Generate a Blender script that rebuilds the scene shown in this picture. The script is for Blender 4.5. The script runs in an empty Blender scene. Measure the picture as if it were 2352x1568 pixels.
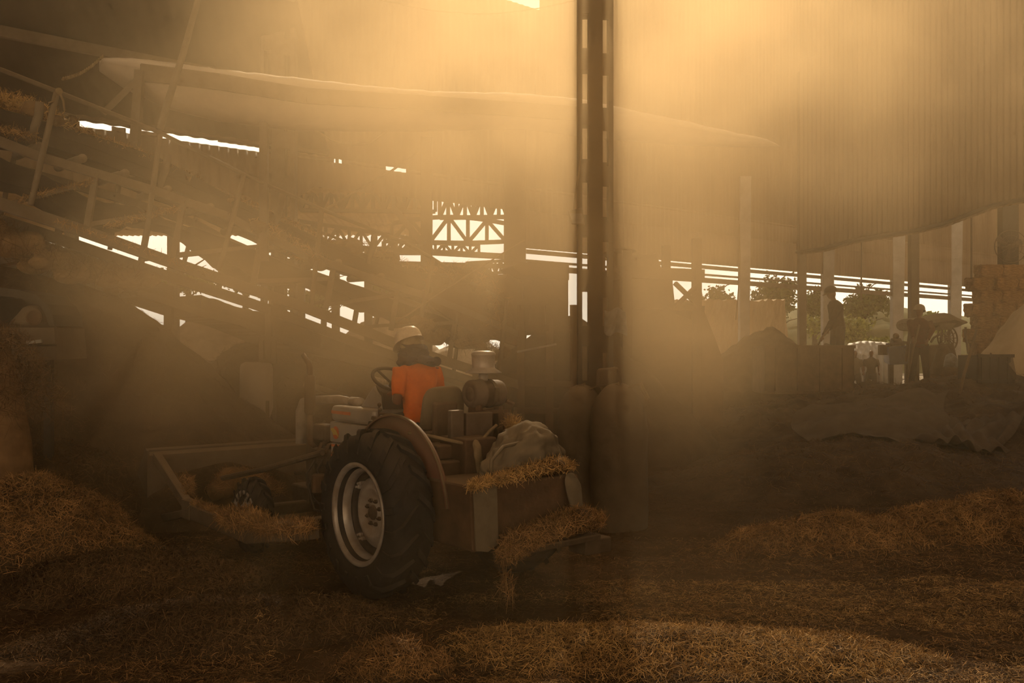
import bpy, math, random
import numpy as np
from mathutils import Vector, Matrix
random.seed(7); RNG=np.random.default_rng(11)
C=bpy.context.scene.collection
F=2352*35/36.0; CZ=2.07; PI=math.pi
V=Vector
# ------------------------------------------------------------------ helpers
def at(px,py,D): return V(((px-1176)/F*D, D, CZ-(py-784)/F*D))
class Plane:
    """vertical plane Y = y0 + s*X; pt() meets it along the sight line of a point, off = metres behind it"""
    def __init__(s,y0,sl): s.y0=y0; s.s=sl; n=math.hypot(sl,1); s.n=V((-sl/n,1/n,0)); s.t=V((1/n,sl/n,0))
    def pt(s,px,py,off=0.0):
        k=(px-1176)/F; Y=s.y0/(1-s.s*k)
        return V((k*Y,Y,CZ-(py-784)/F*Y))+s.n*off
BACK=Plane(23.53,.92)      # the far side of the shed
CONV=Plane(15.53,.92)      # near side of the sloping conveyor
DUCT=Plane(14.44,.571)
WM={}
def reg(o,m,parent=None): WM[o.name]=(WM[parent.name] if parent else Matrix())@m; return o
def tag(o,label=None,cat=None,group=None,kind=None):
    if label: o['label']=label
    if cat: o['category']=cat
    if group: o['group']=group
    if kind: o['kind']=kind
    return o
def thing(name,label,cat,loc=(0,0,0),rz=0,group=None,kind=None):
    o=bpy.data.objects.new(name,None); C.objects.link(o); o.location=loc; o.rotation_euler=(0,0,rz); o.empty_display_size=.2
    reg(o,Matrix.Translation(V(loc))@Matrix.Rotation(rz,4,'Z')); return tag(o,label,cat,group,kind)
class MB:
    def __init__(s): s.v=[]; s.f=[]
    def add(s,vs,fs):
        n=len(s.v); s.v+= [tuple(v) for v in vs]; s.f+=[tuple(i+n for i in f) for f in fs]; return s
    def hexa(s,p):   # 8 points: bottom 4 ccw, top 4 ccw
        return s.add(p,[(0,3,2,1),(4,5,6,7),(0,1,5,4),(1,2,6,5),(2,3,7,6),(3,0,4,7)])
    def box(s,a,b):
        x0,y0,z0=a; x1,y1,z1=b
        return s.hexa([(x0,y0,z0),(x1,y0,z0),(x1,y1,z0),(x0,y1,z0),(x0,y0,z1),(x1,y0,z1),(x1,y1,z1),(x0,y1,z1)])
    def bar(s,a,b,w,h=None,up=(0,0,1)):
        a=V(a); b=V(b); h=h or w; d=(b-a).normalized(); u=V(up)
        if abs(d.dot(u))>.97: u=V((0,1,0)) if abs(d.y)<.9 else V((1,0,0))
        r=d.cross(u).normalized(); u=r.cross(d).normalized(); r*=w/2; u*=h/2
        return s.hexa([a-r-u,a+r-u,a+r+u,a-r+u,b-r-u,b+r-u,b+r+u,b-r+u])
    def tube(s,pts,rad,n=8,cap=True):
        pts=[V(p) for p in pts]; rads=rad if isinstance(rad,(list,tuple)) else [rad]*len(pts)
        rings=[]; prev=None
        for i,p in enumerate(pts):
            d=(pts[min(i+1,len(pts)-1)]-pts[max(i-1,0)]).normalized()
            if prev is None:
                u=d.cross(V((0,0,1))); 
                if u.length<.05: u=d.cross(V((0,1,0)))
            else: u=prev-d*prev.dot(d)
            u.normalize(); prev=u; w=d.cross(u)
            rings.append([p+(u*math.cos(2*PI*k/n)+w*math.sin(2*PI*k/n))*rads[i] for k in range(n)])
        vs=[q for r in rings for q in r]; fs=[]
        for i in range(len(pts)-1):
            for k in range(n): fs.append((i*n+k,i*n+(k+1)%n,(i+1)*n+(k+1)%n,(i+1)*n+k))
        if cap: fs+= [tuple(range(n-1,-1,-1)), tuple((len(pts)-1)*n+k for k in range(n))]
        return s.add(vs,fs)
    def lathe(s,prof,c,axis=(0,0,1),n=24,phase=0,close=False):
        c=V(c); a=V(axis).normalized(); u=a.cross(V((0,0,1)))
        if u.length<.05: u=V((1,0,0))
        u.normalize(); w=a.cross(u)
        vs=[c+a*h+(u*math.cos(2*PI*k/n+phase)+w*math.sin(2*PI*k/n+phase))*r for (r,h) in prof for k in range(n)]
        fs=[]; m=len(prof)
        for i in range(m-1 if not close else m):
            j=(i+1)%m
            for k in range(n): fs.append((i*n+k,i*n+(k+1)%n,j*n+(k+1)%n,j*n+k))
        return s.add(vs,fs)
    def loft(s,secs,n=14,cap=True):   # secs: (centre, half-width vector, half-depth vector)
        vs=[]
        for c,a,b in secs:
            c=V(c);a=V(a);b=V(b)
            for k in range(n):
                t=2*PI*k/n; ct,st=math.cos(t),math.sin(t)
                vs.append(c+a*(abs(ct)**.85*(1 if ct>=0 else -1))+b*(abs(st)**.85*(1 if st>=0 else -1)))
        fs=[]; m=len(secs)
        for i in range(m-1):
            for k in range(n): fs.append((i*n+k,i*n+(k+1)%n,(i+1)*n+(k+1)%n,(i+1)*n+k))
        if cap: fs+=[tuple(range(n-1,-1,-1)),tuple((m-1)*n+k for k in range(n))]
        return s.add(vs,fs)
    def ball(s,c,r,n=12,m=8,jit=0):
        c=V(c); r=V(r) if not isinstance(r,(int,float)) else V((r,r,r)); vs=[c+V((0,0,r.z))]
        for i in range(1,m):
            for k in range(n):
                ph=PI*i/m; th=2*PI*k/n; j=1+random.uniform(-jit,jit)
                vs.append(c+V((r.x*math.sin(ph)*math.cos(th)*j,r.y*math.sin(ph)*math.sin(th)*j,r.z*math.cos(ph)*j)))
        vs.append(c-V((0,0,r.z))); fs=[(0,1+k,1+(k+1)%n) for k in range(n)]
        for i in range(m-2):
            for k in range(n): a=1+i*n; fs.append((a+k,a+n+k,a+n+(k+1)%n,a+(k+1)%n))
        a=1+(m-2)*n; fs+=[(len(vs)-1,a+(k+1)%n,a+k) for k in range(n)]
        return s.add(vs,fs)
    def slab(s,pts,nvec):  # polygon given by points, thickened along nvec
        pts=[V(p) for p in pts]; n=len(pts); q=[p+V(nvec) for p in pts]
        return s.add(pts+q,[tuple(range(n)),tuple(range(2*n-1,n-1,-1))]+[(i,i+n,(i+1)%n+n,(i+1)%n) for i in range(n)])
    def sheet(s,grid):
        m=len(grid); n=len(grid[0]); return s.add([p for r in grid for p in r],[(i*n+k,i*n+k+1,(i+1)*n+k+1,(i+1)*n+k) for i in range(m-1) for k in range(n-1)])
    def build(s,name,mat,parent=None,world=False,smooth=False,mods=()):
        me=bpy.data.meshes.new(name)
        vs=s.v
        if parent is not None and world:
            inv=WM[parent.name].inverted(); vs=[tuple(inv@V(v)) for v in vs]
        me.from_pydata(vs,[],s.f); me.materials.append(mat)
        if smooth: me.polygons.foreach_set('use_smooth',[True]*len(me.polygons))
        o=bpy.data.objects.new(name,me); C.objects.link(o)
        if parent is not None: o.parent=parent
        reg(o,Matrix(),parent)
        for k,kw in mods:
            md=o.modifiers.new(k.lower(),k)
            for a,b in kw.items(): setattr(md,a,b)
        return o
BEV=lambda w=.008,seg=2:('BEVEL',dict(width=w,segments=seg,limit_method='ANGLE'))
SOL=lambda t:('SOLIDIFY',dict(thickness=t,offset=0))
SUB=lambda l=1:('SUBSURF',dict(levels=l,render_levels=l))
# ------------------------------------------------------------------ materials
def mat(name,col,col2=None,rough=.85,metal=0,scale=6,bump=.0,dust=0,dcol=(.30,.215,.13),detail=4,stretch=None,island=0,spec=.12):
    m=bpy.data.materials.new(name); m.use_nodes=True; nt=m.node_tree; N=nt.nodes; L=nt.links; b=N['Principled BSDF']
    b.inputs['Roughness'].default_value=rough; b.inputs['Metallic'].default_value=metal; b.inputs['Specular IOR Level'].default_value=spec
    tc=N.new('ShaderNodeTexCoord'); src=tc.outputs['Object']
    if stretch:
        mp=N.new('ShaderNodeMapping'); mp.inputs['Scale'].default_value=stretch; L.new(src,mp.inputs[0]); src=mp.outputs[0]
    nz=N.new('ShaderNodeTexNoise'); nz.inputs['Scale'].default_value=scale; nz.inputs['Detail'].default_value=detail; nz.inputs['Roughness'].default_value=.65
    L.new(src,nz.inputs['Vector'])
    cr=N.new('ShaderNodeValToRGB'); cr.color_ramp.elements[0].position=.35; cr.color_ramp.elements[1].position=.68
    col2=col2 or tuple(c*.55 for c in col)
    cr.color_ramp.elements[0].color=(*col2,1); cr.color_ramp.elements[1].color=(*col,1); L.new(nz.outputs['Fac'],cr.inputs[0]); out=cr.outputs[0]
    if island:
        g=N.new('ShaderNodeNewGeometry'); mr=N.new('ShaderNodeMapRange'); mr.inputs[3].default_value=1-island; mr.inputs[4].default_value=1+island
        L.new(g.outputs['Random Per Island'],mr.inputs[0]); hs=N.new('ShaderNodeHueSaturation'); L.new(mr.outputs[0],hs.inputs['Value']); L.new(out,hs.inputs['Color']); out=hs.outputs[0]
    if dust:   # dust settled on whatever faces up, its lighter tone also painting highlights on tops
        g=N.new('ShaderNodeNewGeometry'); sx=N.new('ShaderNodeSeparateXYZ'); L.new(g.outputs['Normal'],sx.inputs[0])
        mr=N.new('ShaderNodeMapRange'); mr.inputs[1].default_value=.1; mr.inputs[2].default_value=.8; mr.inputs[3].default_value=dust*.35; mr.inputs[4].default_value=dust; L.new(sx.outputs['Z'],mr.inputs[0])
        mx=N.new('ShaderNodeMixRGB'); mx.inputs[2].default_value=(*dcol,1); L.new(mr.outputs[0],mx.inputs[0]); L.new(out,mx.inputs[1]); out=mx.outputs[0]
    L.new(out,b.inputs['Base Color'])
    if bump:
        bp=N.new('ShaderNodeBump'); bp.inputs['Strength'].default_value=bump; bp.inputs['Distance'].default_value=.02; L.new(nz.outputs['Fac'],bp.inputs['Height']); L.new(bp.outputs[0],b.inputs['Normal'])
    return m
M=dict(
 earth=mat('trodden_earth',(.115,.070,.036),(.048,.027,.012),scale=1.3,bump=.5,detail=8,spec=.03),
 yard=mat('pale_yard_earth',(.42,.34,.24),(.33,.26,.18),scale=.4,detail=5),
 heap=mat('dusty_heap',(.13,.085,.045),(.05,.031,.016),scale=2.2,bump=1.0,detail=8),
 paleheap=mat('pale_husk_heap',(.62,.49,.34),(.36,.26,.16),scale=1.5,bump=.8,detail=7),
 straw=mat('straw',(.48,.27,.10),(.20,.105,.038),scale=3,rough=.7,island=.55),
 straw_dark=mat('trampled_straw',(.20,.118,.052),(.085,.048,.02),scale=1.6,rough=.8,island=.55),
 straw_gold=mat('golden_straw',(.74,.46,.17),(.36,.20,.065),scale=4,rough=.65,island=.45),
 steel=mat('dusty_painted_steel',(.12,.095,.066),(.07,.05,.032),rough=.7,scale=5,dust=.7),
 steel_dark=mat('dark_column_steel',(.045,.041,.033),(.028,.024,.018),rough=.75,scale=4,dust=.35,dcol=(.2,.15,.1)),
 steel_pale=mat('pale_steel',(.42,.39,.33),(.3,.27,.22),rough=.6,scale=2),
 rust=mat('rusty_steel',(.12,.062,.03),(.05,.027,.014),rough=.9,scale=5,bump=.4,dust=.45),
 rubber_belt=mat('black_conveyor_belt',(.03,.022,.016),(.014,.010,.008),rough=.9,scale=3,dust=.10,stretch=(1,1,4)),
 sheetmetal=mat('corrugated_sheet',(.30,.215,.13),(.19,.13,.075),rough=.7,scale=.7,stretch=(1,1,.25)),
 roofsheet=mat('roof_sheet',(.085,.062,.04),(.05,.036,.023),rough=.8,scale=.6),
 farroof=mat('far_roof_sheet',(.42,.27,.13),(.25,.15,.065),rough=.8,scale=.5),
 truss=mat('far_truss_steel',(.12,.09,.055),rough=.8,scale=2),
 duct=mat('dusty_duct_cloth',(.20,.145,.085),(.10,.07,.04),rough=.95,scale=3,bump=.5,dust=1.0,dcol=(.80,.70,.56)),  # top dust lightened further to paint in a highlight the sun does not give
 tyre=mat('dusty_tyre_rubber',(.032,.030,.029),(.018,.017,.016),rough=.9,scale=8,bump=.3,dust=.35,dcol=(.15,.11,.07)),
 rim=mat('worn_rim_paint',(.52,.47,.40),(.33,.26,.19),rough=.38,metal=.35,scale=4),
 rimdark=mat('rim_barrel',(.11,.09,.07),(.06,.045,.03),rough=.5,metal=.4,scale=5),
 iron=mat('engine_iron',(.075,.055,.036),(.03,.02,.013),rough=.75,scale=9,bump=.5,dust=.55),
 silver=mat('silver_hood_paint',(.44,.41,.36),(.33,.29,.24),rough=.4,metal=.25,scale=3,dust=.4,dcol=(.4,.32,.22)),
 maroon=mat('maroon_fender_paint',(.16,.035,.022),(.085,.022,.015),rough=.5,scale=5,dust=.75,dcol=(.30,.215,.13)),
 orange_decal=mat('orange_decal',(.62,.17,.06),(.5,.14,.05),rough=.5),
 yellow_decal=mat('yellow_decal',(.66,.5,.13),(.55,.4,.1),rough=.5),
 black=mat('black_plastic',(.03,.028,.026),(.02,.018,.016),rough=.5,dust=.3),
 airfilter=mat('brown_dusty_metal',(.15,.105,.075),(.085,.06,.042),rough=.6,metal=.2,scale=6,dust=.5),
 steelclean=mat('stained_aluminium',(.46,.39,.31),(.30,.245,.185),rough=.4,metal=.2,scale=5),
 seat=mat('dusty_seat_pan',(.17,.12,.062),(.10,.07,.036),rough=.8,scale=5,dust=.6),
 canvas=mat('grey_green_canvas',(.17,.14,.09),(.10,.08,.05),rough=.95,scale=5,bump=.5,dust=.7,dcol=(.28,.21,.13)),
 rope=mat('rope_fibre',(.30,.21,.11),rough=.95),
 orange=mat('orange_shirt_cloth',(.85,.175,.012),(.66,.115,.008),rough=.9,scale=6,bump=.25),
 helmet=mat('cream_helmet_plastic',(.90,.76,.55),(.66,.53,.36),rough=.4,scale=6),
 scarf=mat('blue_grey_scarf',(.085,.075,.085),(.045,.038,.042),rough=.95,scale=9,bump=.8),
 headcloth=mat('tan_head_cloth',(.36,.27,.16),rough=.9),
 skin=mat('brown_skin',(.16,.075,.042),(.12,.055,.03),rough=.6,scale=5),
 trouser=mat('dusty_trousers',(.07,.055,.04),rough=.95),
 jacket=mat('dark_work_jacket',(.05,.032,.02),(.035,.022,.014),rough=.95),
 redjacket=mat('reddish_work_jacket',(.10,.03,.018),(.05,.02,.013),rough=.95),
 bag=mat('dusty_bulk_bag',(.12,.095,.062),(.07,.052,.033),rough=.95,scale=4,bump=.7,dust=.6),
 tarp=mat('dusty_tarpaulin',(.12,.085,.052),(.07,.048,.03),rough=.9,scale=3,bump=.6,dust=.3,dcol=(.17,.12,.075)),
 whitecloth=mat('white_plastic_sheet',(.75,.72,.68),(.6,.56,.5),rough=.6,scale=2),
 tank=mat('pale_tank_plastic',(.55,.47,.37),(.45,.37,.28),rough=.6,scale=2),
 bale=mat('straw_bale',(.36,.19,.07),(.17,.085,.03),rough=.95,scale=9,bump=1.0,stretch=(1,1,3)),
 bark=mat('bark',(.10,.07,.045),rough=.95),
 leaf=mat('leaf',(.16,.19,.05),(.10,.12,.03),rough=.7,island=.4),
 leaf_bright=mat('sunlit_leaf',(.36,.38,.09),(.22,.25,.06),rough=.7,island=.4),
 bank=mat('grassy_bank',(.28,.25,.12),(.18,.18,.08),scale=.6,detail=6,bump=.4),
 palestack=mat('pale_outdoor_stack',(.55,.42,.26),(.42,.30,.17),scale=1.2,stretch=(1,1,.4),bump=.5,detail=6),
 blue=mat('faded_blue_panel',(.20,.22,.27),(.15,.16,.19),rough=.6,scale=3),
 wood=mat('worn_wood',(.17,.11,.06),rough=.9,stretch=(1,1,.2)),
 plastic=mat('cloudy_plastic',(.30,.29,.26),(.16,.15,.13),rough=.35,scale=9,bump=.4),
)
# ------------------------------------------------------------------ noise / terrain
_lat=RNG.random((256,256))
def vnoise(x,y):
    xi=np.floor(x).astype(int); yi=np.floor(y).astype(int); fx=x-xi; fy=y-yi; fx=fx*fx*(3-2*fx); fy=fy*fy*(3-2*fy)
    a=_lat[xi%256,yi%256]; b=_lat[(xi+1)%256,yi%256]; c=_lat[xi%256,(yi+1)%256]; d=_lat[(xi+1)%256,(yi+1)%256]
    return a*(1-fx)*(1-fy)+b*fx*(1-fy)+c*(1-fx)*fy+d*fx*fy
def fbm(x,y,o=4):
    s=0; a=.5
    for i in range(o): s=s+a*(vnoise(x*2**i+17*i,y*2**i+31*i)-.5); a*=.5
    return s
def sm(a,b,x): t=np.clip((x-a)/(b-a),0,1); return t*t*(3-2*t)
def base_h(x,y):
    x=np.asarray(x,float); y=np.asarray(y,float)
    h=fbm(x*.5,y*.7,3)*.10+fbm(x*1.4+5,y*2.6,4)*.085+fbm(x*7,y*9,2)*.018
    tracks=np.exp(-((y-8.6-.18*x)/.8)**2)
    flat=np.exp(-(((x+1.2)/2.8)**2+((y-9.6)/2.6)**2))       # where the tractor stands
    return (h+.01)*(1-.9*flat)
HEAPS=[]  # (cx,cy,rx,ry,h,power,rot,seed)
def heap_h(hp,x,y):
    cx,cy,rx,ry,h,pw,rot,sd=hp; c,s=math.cos(rot),math.sin(rot); dx=x-cx; dy=y-cy
    u=(dx*c+dy*s)/rx; v=(-dx*s+dy*c)/ry; r=np.sqrt(u*u+v*v)*(1+.35*fbm(dx*1.1/max(.6,rx**.5)+sd,dy*1.1/max(.6,rx**.5)+sd*2,3))
    z=h*np.clip(1-r**pw,0,None)
    edge=np.clip((1-r)*3,0,1)
    return np.where(r<1,z+edge*(fbm(x*2.2+sd,y*2.6,4)*.36+np.abs(fbm(x*5+sd,y*6,3))*.14)*min(1,h)**.6,-.12*np.clip((r-1)*8,0,1))
def ground_h(x,y):
    x=np.asarray(x,float); y=np.asarray(y,float); g=base_h(x,y)
    t=g.copy() if hasattr(g,'copy') else g
    for hp in HEAPS: t=np.maximum(t,g+heap_h(hp,x,y))
    return t
def gz(x,y): return float(ground_h(np.array([x]),np.array([y]))[0])
def grid_mesh(name,X,Y,Z,mat_,parent=None,keep=None):
    m,n=X.shape; co=np.stack([X,Y,Z],-1).reshape(-1,3)
    i=np.arange(m*n).reshape(m,n); q=np.stack([i[:-1,:-1],i[:-1,1:],i[1:,1:],i[1:,:-1]],-1).reshape(-1,4)
    if keep is not None:
        k=keep.reshape(-1)[q].any(1); q=q[k]
    me=bpy.data.meshes.new(name); me.vertices.add(len(co)); me.vertices.foreach_set('co',co.ravel())
    me.loops.add(q.size); me.loops.foreach_set('vertex_index',q.ravel().astype(np.int32)); me.polygons.add(len(q))
    me.polygons.foreach_set('loop_start',(np.arange(len(q))*4).astype(np.int32)); me.polygons.foreach_set('loop_total',np.full(len(q),4,np.int32))
    me.update(); me.validate(); me.polygons.foreach_set('use_smooth',np.ones(len(me.polygons),bool)); me.materials.append(mat_)
    o=bpy.data.objects.new(name,me); C.objects.link(o)
    if parent: o.parent=parent
    reg(o,Matrix(),parent); return o
def strands(name,P,N,length,width,mat_,parent=None,lift=.35,dirs=None,droop=0.0,world=True):
    """flat bent stalks: P points (n,3), N surface normals"""
    P=np.asarray(P,float); n=len(P); N=np.asarray(N,float)
    if parent is not None and world:
        inv=np.array(WM[parent.name].inverted()); P=P@inv[:3,:3].T+inv[:3,3]; N=N@inv[:3,:3].T
    d=RNG.normal(size=(n,3)) if dirs is None else dirs+RNG.normal(size=(n,3))*.5
    d-= (d*N).sum(1,keepdims=True)*N*(1-lift); d/=np.linalg.norm(d,axis=1,keepdims=True)
    L=RNG.uniform(length*.35,length*1.25,n)[:,None]; w=np.cross(d,N+RNG.normal(size=(n,3))*.5); w/=np.linalg.norm(w,axis=1,keepdims=True)+1e-6
    W=RNG.uniform(width*.5,width*1.2,n)[:,None]; bend=RNG.normal(size=(n,3))*.18*L; bend[:,2]-=droop*L[:,0]
    p0=P-d*L*.5; p1=P+bend*.5+N*.004; p2=P+d*L*.5+bend*(-.6 if droop==0 else .9)
    co=np.stack([p0-w*W/2,p0+w*W/2,p1-w*W/2,p1+w*W/2,p2-w*W*.3,p2+w*W*.3],1).reshape(-1,3)
    b=(np.arange(n)*6)[:,None]; q=np.concatenate([b+np.array([[0,1,3,2]]),b+np.array([[2,3,5,4]])],1).reshape(-1,4)
    me=bpy.data.meshes.new(name); me.vertices.add(len(co)); me.vertices.foreach_set('co',co.ravel())
    me.loops.add(q.size); me.loops.foreach_set('vertex_index',q.ravel().astype(np.int32)); me.polygons.add(len(q))
    me.polygons.foreach_set('loop_start',(np.arange(len(q))*4).astype(np.int32)); me.polygons.foreach_set('loop_total',np.full(len(q),4,np.int32))
    me.update(); me.materials.append(mat_); o=bpy.data.objects.new(name,me); C.objects.link(o)
    if parent is not None: o.parent=parent
    reg(o,Matrix(),parent); o['kind']='stuff'; return o
def surf_pts(n,fn,fxy):
    x,y=fxy(n); e=.04; z=fn(x,y); nx=-(fn(x+e,y)-fn(x-e,y))/(2*e); ny=-(fn(x,y+e)-fn(x,y-e))/(2*e)
    nn=np.stack([nx,ny,np.ones_like(nx)],1); nn/=np.linalg.norm(nn,axis=1,keepdims=True)
    return np.stack([x,y,z],1),nn
def blob_pts(n,pts,rads):
    """random points on the skin of a chain of balls"""
    pts=np.array([tuple(p) for p in pts]); rads=np.array(rads,float)
    if rads.ndim==1: rads=np.stack([rads]*3,1)
    i=RNG.integers(0,len(pts)-1,n); t=RNG.random(n)[:,None]
    c=pts[i]*(1-t)+pts[i+1]*t; r=rads[i]*(1-t)+rads[i+1]*t; d=RNG.normal(size=(n,3)); d[:,2]=np.abs(d[:,2])*1.0-.25; d/=np.linalg.norm(d,axis=1,keepdims=True)
    return c+d*r*RNG.uniform(.75,1.1,n)[:,None],d
# heaps (floor-level things)
HP=dict(
 left_big=(-7.8,13.0,6.2,2.6,3.75,1.3,0.0,3),
 left_mid=(-3.6,15.4,3.3,2.0,2.3,1.3,.0,5),
 left_near=(-5.75,11.4,2.3,1.5,1.12,1.5,.2,6),
 left_straw=(-4.75,9.6,1.4,.9,.70,1.5,.1,8),
 left_straw2=(-3.2,8.3,1.3,.6,.30,1.6,.2,9),
 left_row=(-2.0,7.0,1.5,.5,.20,1.6,.25,10),
 front_clump=(-.75,6.25,.42,.26,.16,1.6,.1,12),
 front_row=(1.15,6.55,1.7,.62,.13,1.15,-.1,14),
 right_row=(3.2,10.0,1.15,.55,.30,1.5,.05,15),
 right_row2=(5.1,10.3,1.9,.65,.42,1.5,.08,16),
 right_big=(9.2,19.6,7.8,5.2,1.38,1.35,.12,18),
 right_low=(5.2,14.6,3.4,2.0,.62,1.4,.2,19),
 centre_blocker=(1.0,17.6,3.0,1.6,2.55,1.3,0,41),  # heap added to block the bright openings under the feeder frame
 right_back=(6.15,24.0,3.2,2.6,2.45,1.1,.0,20),
 far_pale=(13.4,23.3,3.9,1.9,4.3,1.0,.0,22),
)
for k,h in HP.items(): HEAPS.append(h)
def heap_obj(key,name,label,cat,mat_,straw=0,sm_=None,slen=.12,sw=.004,res=None,group=None):
    hp=HP[key]; cx,cy,rx,ry=hp[:4]; R=max(rx,ry)*1.35; n=res or 150
    xs=np.linspace(cx-rx*1.4-.2,cx+rx*1.4+.2,n); ys=np.linspace(cy-max(ry,rx*.45)*1.5,cy+max(ry,rx*.45)*1.5,n); X,Y=np.meshgrid(xs,ys)
    hh=heap_h(hp,X,Y); Z=base_h(X,Y)+hh
    root=thing(name,label,cat,(cx,cy,0),group=group)
    inv=(cx,cy,0); o=grid_mesh('mound',X-cx,Y-cy,Z,mat_,root,keep=hh>-.06)
    if straw:
        def fxy(m):
            x=RNG.uniform(xs[0],xs[-1],m*4); y=RNG.uniform(ys[0],ys[-1],m*4); k=heap_h(hp,x,y)>RNG.uniform(.0,.55*hp[4],len(x))**1.3; return x[k][:m],y[k][:m]
        fn=lambda x,y: base_h(x,y)+heap_h(hp,x,y)
        P,N=surf_pts(straw,fn,fxy); P[:,2]+=RNG.uniform(-.005,.025,len(P)); strands('loose_straw',P,N,slen,sw,sm_ or M['straw_dark'],root,lift=.45)
    return root
# ------------------------------------------------------------------ setting
def corrug(plane_pts_fn, t0,t1,pitch,amp,zs_fn):
    pass
ys=np.concatenate([np.linspace(3.5,9,170),np.linspace(9.05,16,130),np.linspace(16.1,46,90)])
u=np.linspace(-1,1,330)
Y=np.repeat(ys[:,None],len(u),1); X=u[None,:]*(Y*.62+2.2)
fl=grid_mesh('floor',X,Y,base_h(X,Y)*(1-sm(24,30,Y)),M['earth']); tag(fl,'trodden brown earth floor of the shed under straw litter',None,None,'structure')
b=MB(); b.box((-140,46,-.3),(160,190,-.02)); b.box((-60,16,-.3),(-14.5,46,-.1)); b.box((26,3,-.3),(90,46,-.1)); tag(b.build('ground_outside',M['yard']),'pale open yard beyond the shed',None,None,'structure')
b=MB(); b.box((-20,-9,-.35),(20,3.6,-.1)); tag(b.build('floor_near',M['earth']),'earth floor under and behind the camera',None,None,'structure')
def ribbed(pl,t0,t1,z0,z1,pitch=.19,amp=.018,thick=0.0,mb=None):
    """vertical corrugated sheet on plane pl; t = metres along pl.t from X=0, z0/z1 functions of t"""
    n=max(4,int((t1-t0)/pitch*5)); g=[[],[]]
    for i in range(n+1):
        t=t0+(t1-t0)*i/n; o=pl.n*(amp*math.sin(2*PI*t/pitch)); p=V((0,pl.y0,0))+pl.t*t+o
        g[0].append(V((p.x,p.y,z0(t)))); g[1].append(V((p.x,p.y,z1(t))))
    mb.sheet(g); return mb
def tpx(pl,px): p=pl.pt(px,784); return (p-V((0,pl.y0,CZ))).dot(pl.t)
cst=lambda v:(lambda t:v)
w=MB(); T=lambda px:tpx(BACK,px)
top=lambda t:(10.1 if t<.9 else 11.3+.60*(t-.9))  # wall top shaped and stepped up to keep the sun off the floor
ribbed(BACK,T(1165),40,cst(4.3),cst(5.2),mb=w); ribbed(BACK,-21,40,lambda t:(4.55 if t<T(640) else 4.55+.62*min(1,(t-T(640))/(T(720)-T(640))) if t<T(1165) else 5.2),cst(5.70),mb=w)
lowz=lambda t:(4.55 if t<T(640) else 4.55+.62*min(1,(t-T(640))/(T(720)-T(640))) if t<T(1165) else 5.2)
for a,c in ((-21,T(182)),(T(256),T(288)),(T(306),T(362)),(T(597),T(768)),(T(771),T(777)),(T(786),T(885)),(T(932),40)): ribbed(BACK,a,c,cst(5.70),cst(5.78),mb=w)
ribbed(BACK,T(500),40,cst(5.78),top,mb=w)
tag(w.build('wall_back',M['sheetmetal'],smooth=True,mods=[SOL(.012)]),'brown corrugated sheet wall at the far side of the shed above its openings',None,None,'structure')
# rails along the long opening
k=0
for z,hh in ((4.24,.10),(4.02,.055),(3.86,.14)):
    b=MB(); b.bar(V((0,BACK.y0,z))+BACK.t*T(1215)+BACK.n*.12,V((0,BACK.y0,z-.1))+BACK.t*40+BACK.n*.12,.08,hh); k+=1
    tag(b.build('trim_%d'%k,M['steel']),'horizontal steel rail along the far opening',None,None,'structure')
# left roof, rising from the far eave towards the camera
g=[]; nn=-BACK.n
for j in range(2):
    s=j*15.0; row=[]
    n=int(20.5/.30*4); te=((-3.7+.10*s)-.677*s)/.736
    for i in range(n+1):
        t=-21+(te+21)*i/n; p=V((0,BACK.y0,5.80))+BACK.t*t+nn*s; row.append(V((p.x,p.y,5.80+.42*s+.010*math.sin(2*PI*t/.30))))
    g.append(row)
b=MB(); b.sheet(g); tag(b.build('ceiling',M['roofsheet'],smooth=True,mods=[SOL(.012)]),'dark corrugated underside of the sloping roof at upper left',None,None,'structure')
for i,s in enumerate((.12,1.9,3.9,5.9)):
    b=MB(); te=((-3.7+.10*s)-.677*s)/.736; a=V((0,BACK.y0,(5.87 if s<1 else 5.70+.42*s)))+BACK.t*-21+nn*s; c=a+BACK.t*(te+21); b.bar(a,c,.09,.11 if i==0 else .16)
    tag(b.build('trim_%d'%(k+1+i),M['steel']),'roof purlin running along the underside of the left roof',None,None,'structure')
# hanging side partition at right
SIDE=Plane(40.0,-1.97)
pts=[(1838,585),(1900,577),(1960,560),(2030,548),(2100,538),(2170,522),(2230,500),(2290,478),(2352,466),(2500,440),(2900,370)]
# finely ribbed partition following the bottom edge
b=MB(); g0=[];g1=[]
N_=700
for i in range(N_+1):
    q=i/N_*(len(pts)-1); j=min(int(q),len(pts)-2); f=q-j; px=pts[j][0]*(1-f)+pts[j+1][0]*f; py=pts[j][1]*(1-f)+pts[j+1][1]*f
    p=SIDE.pt(px,py); t=(p-V((0,40,0))).dot(SIDE.t); o=SIDE.n*(.016*math.sin(2*PI*t/.15)); g0.append(p+o); g1.append(V((p.x,p.y,13.0))+o)
b.sheet([g0,g1]); tag(b.build('wall_right',M['sheetmetal'],smooth=True,mods=[SOL(.012)]),'brown corrugated sheet hanging on the right side with a sagging lower edge',None,None,'structure')
b=MB(); b.tube([SIDE.pt(px,py-6,-.12) for px,py in pts],.045,6); tag(b.build('trim_8',M['steel_dark'],smooth=True),'sagging dark edge pipe under the right sheet wall',None,None,'structure')
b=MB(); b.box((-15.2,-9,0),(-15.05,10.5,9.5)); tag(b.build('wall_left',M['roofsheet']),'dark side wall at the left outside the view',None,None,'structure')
b=MB(); b.box((-15.2,-9,9.6),(18,3.2,9.75)); tag(b.build('ceiling_near',M['roofsheet']),'dark roof over the camera end of the shed',None,None,'structure')
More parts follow.
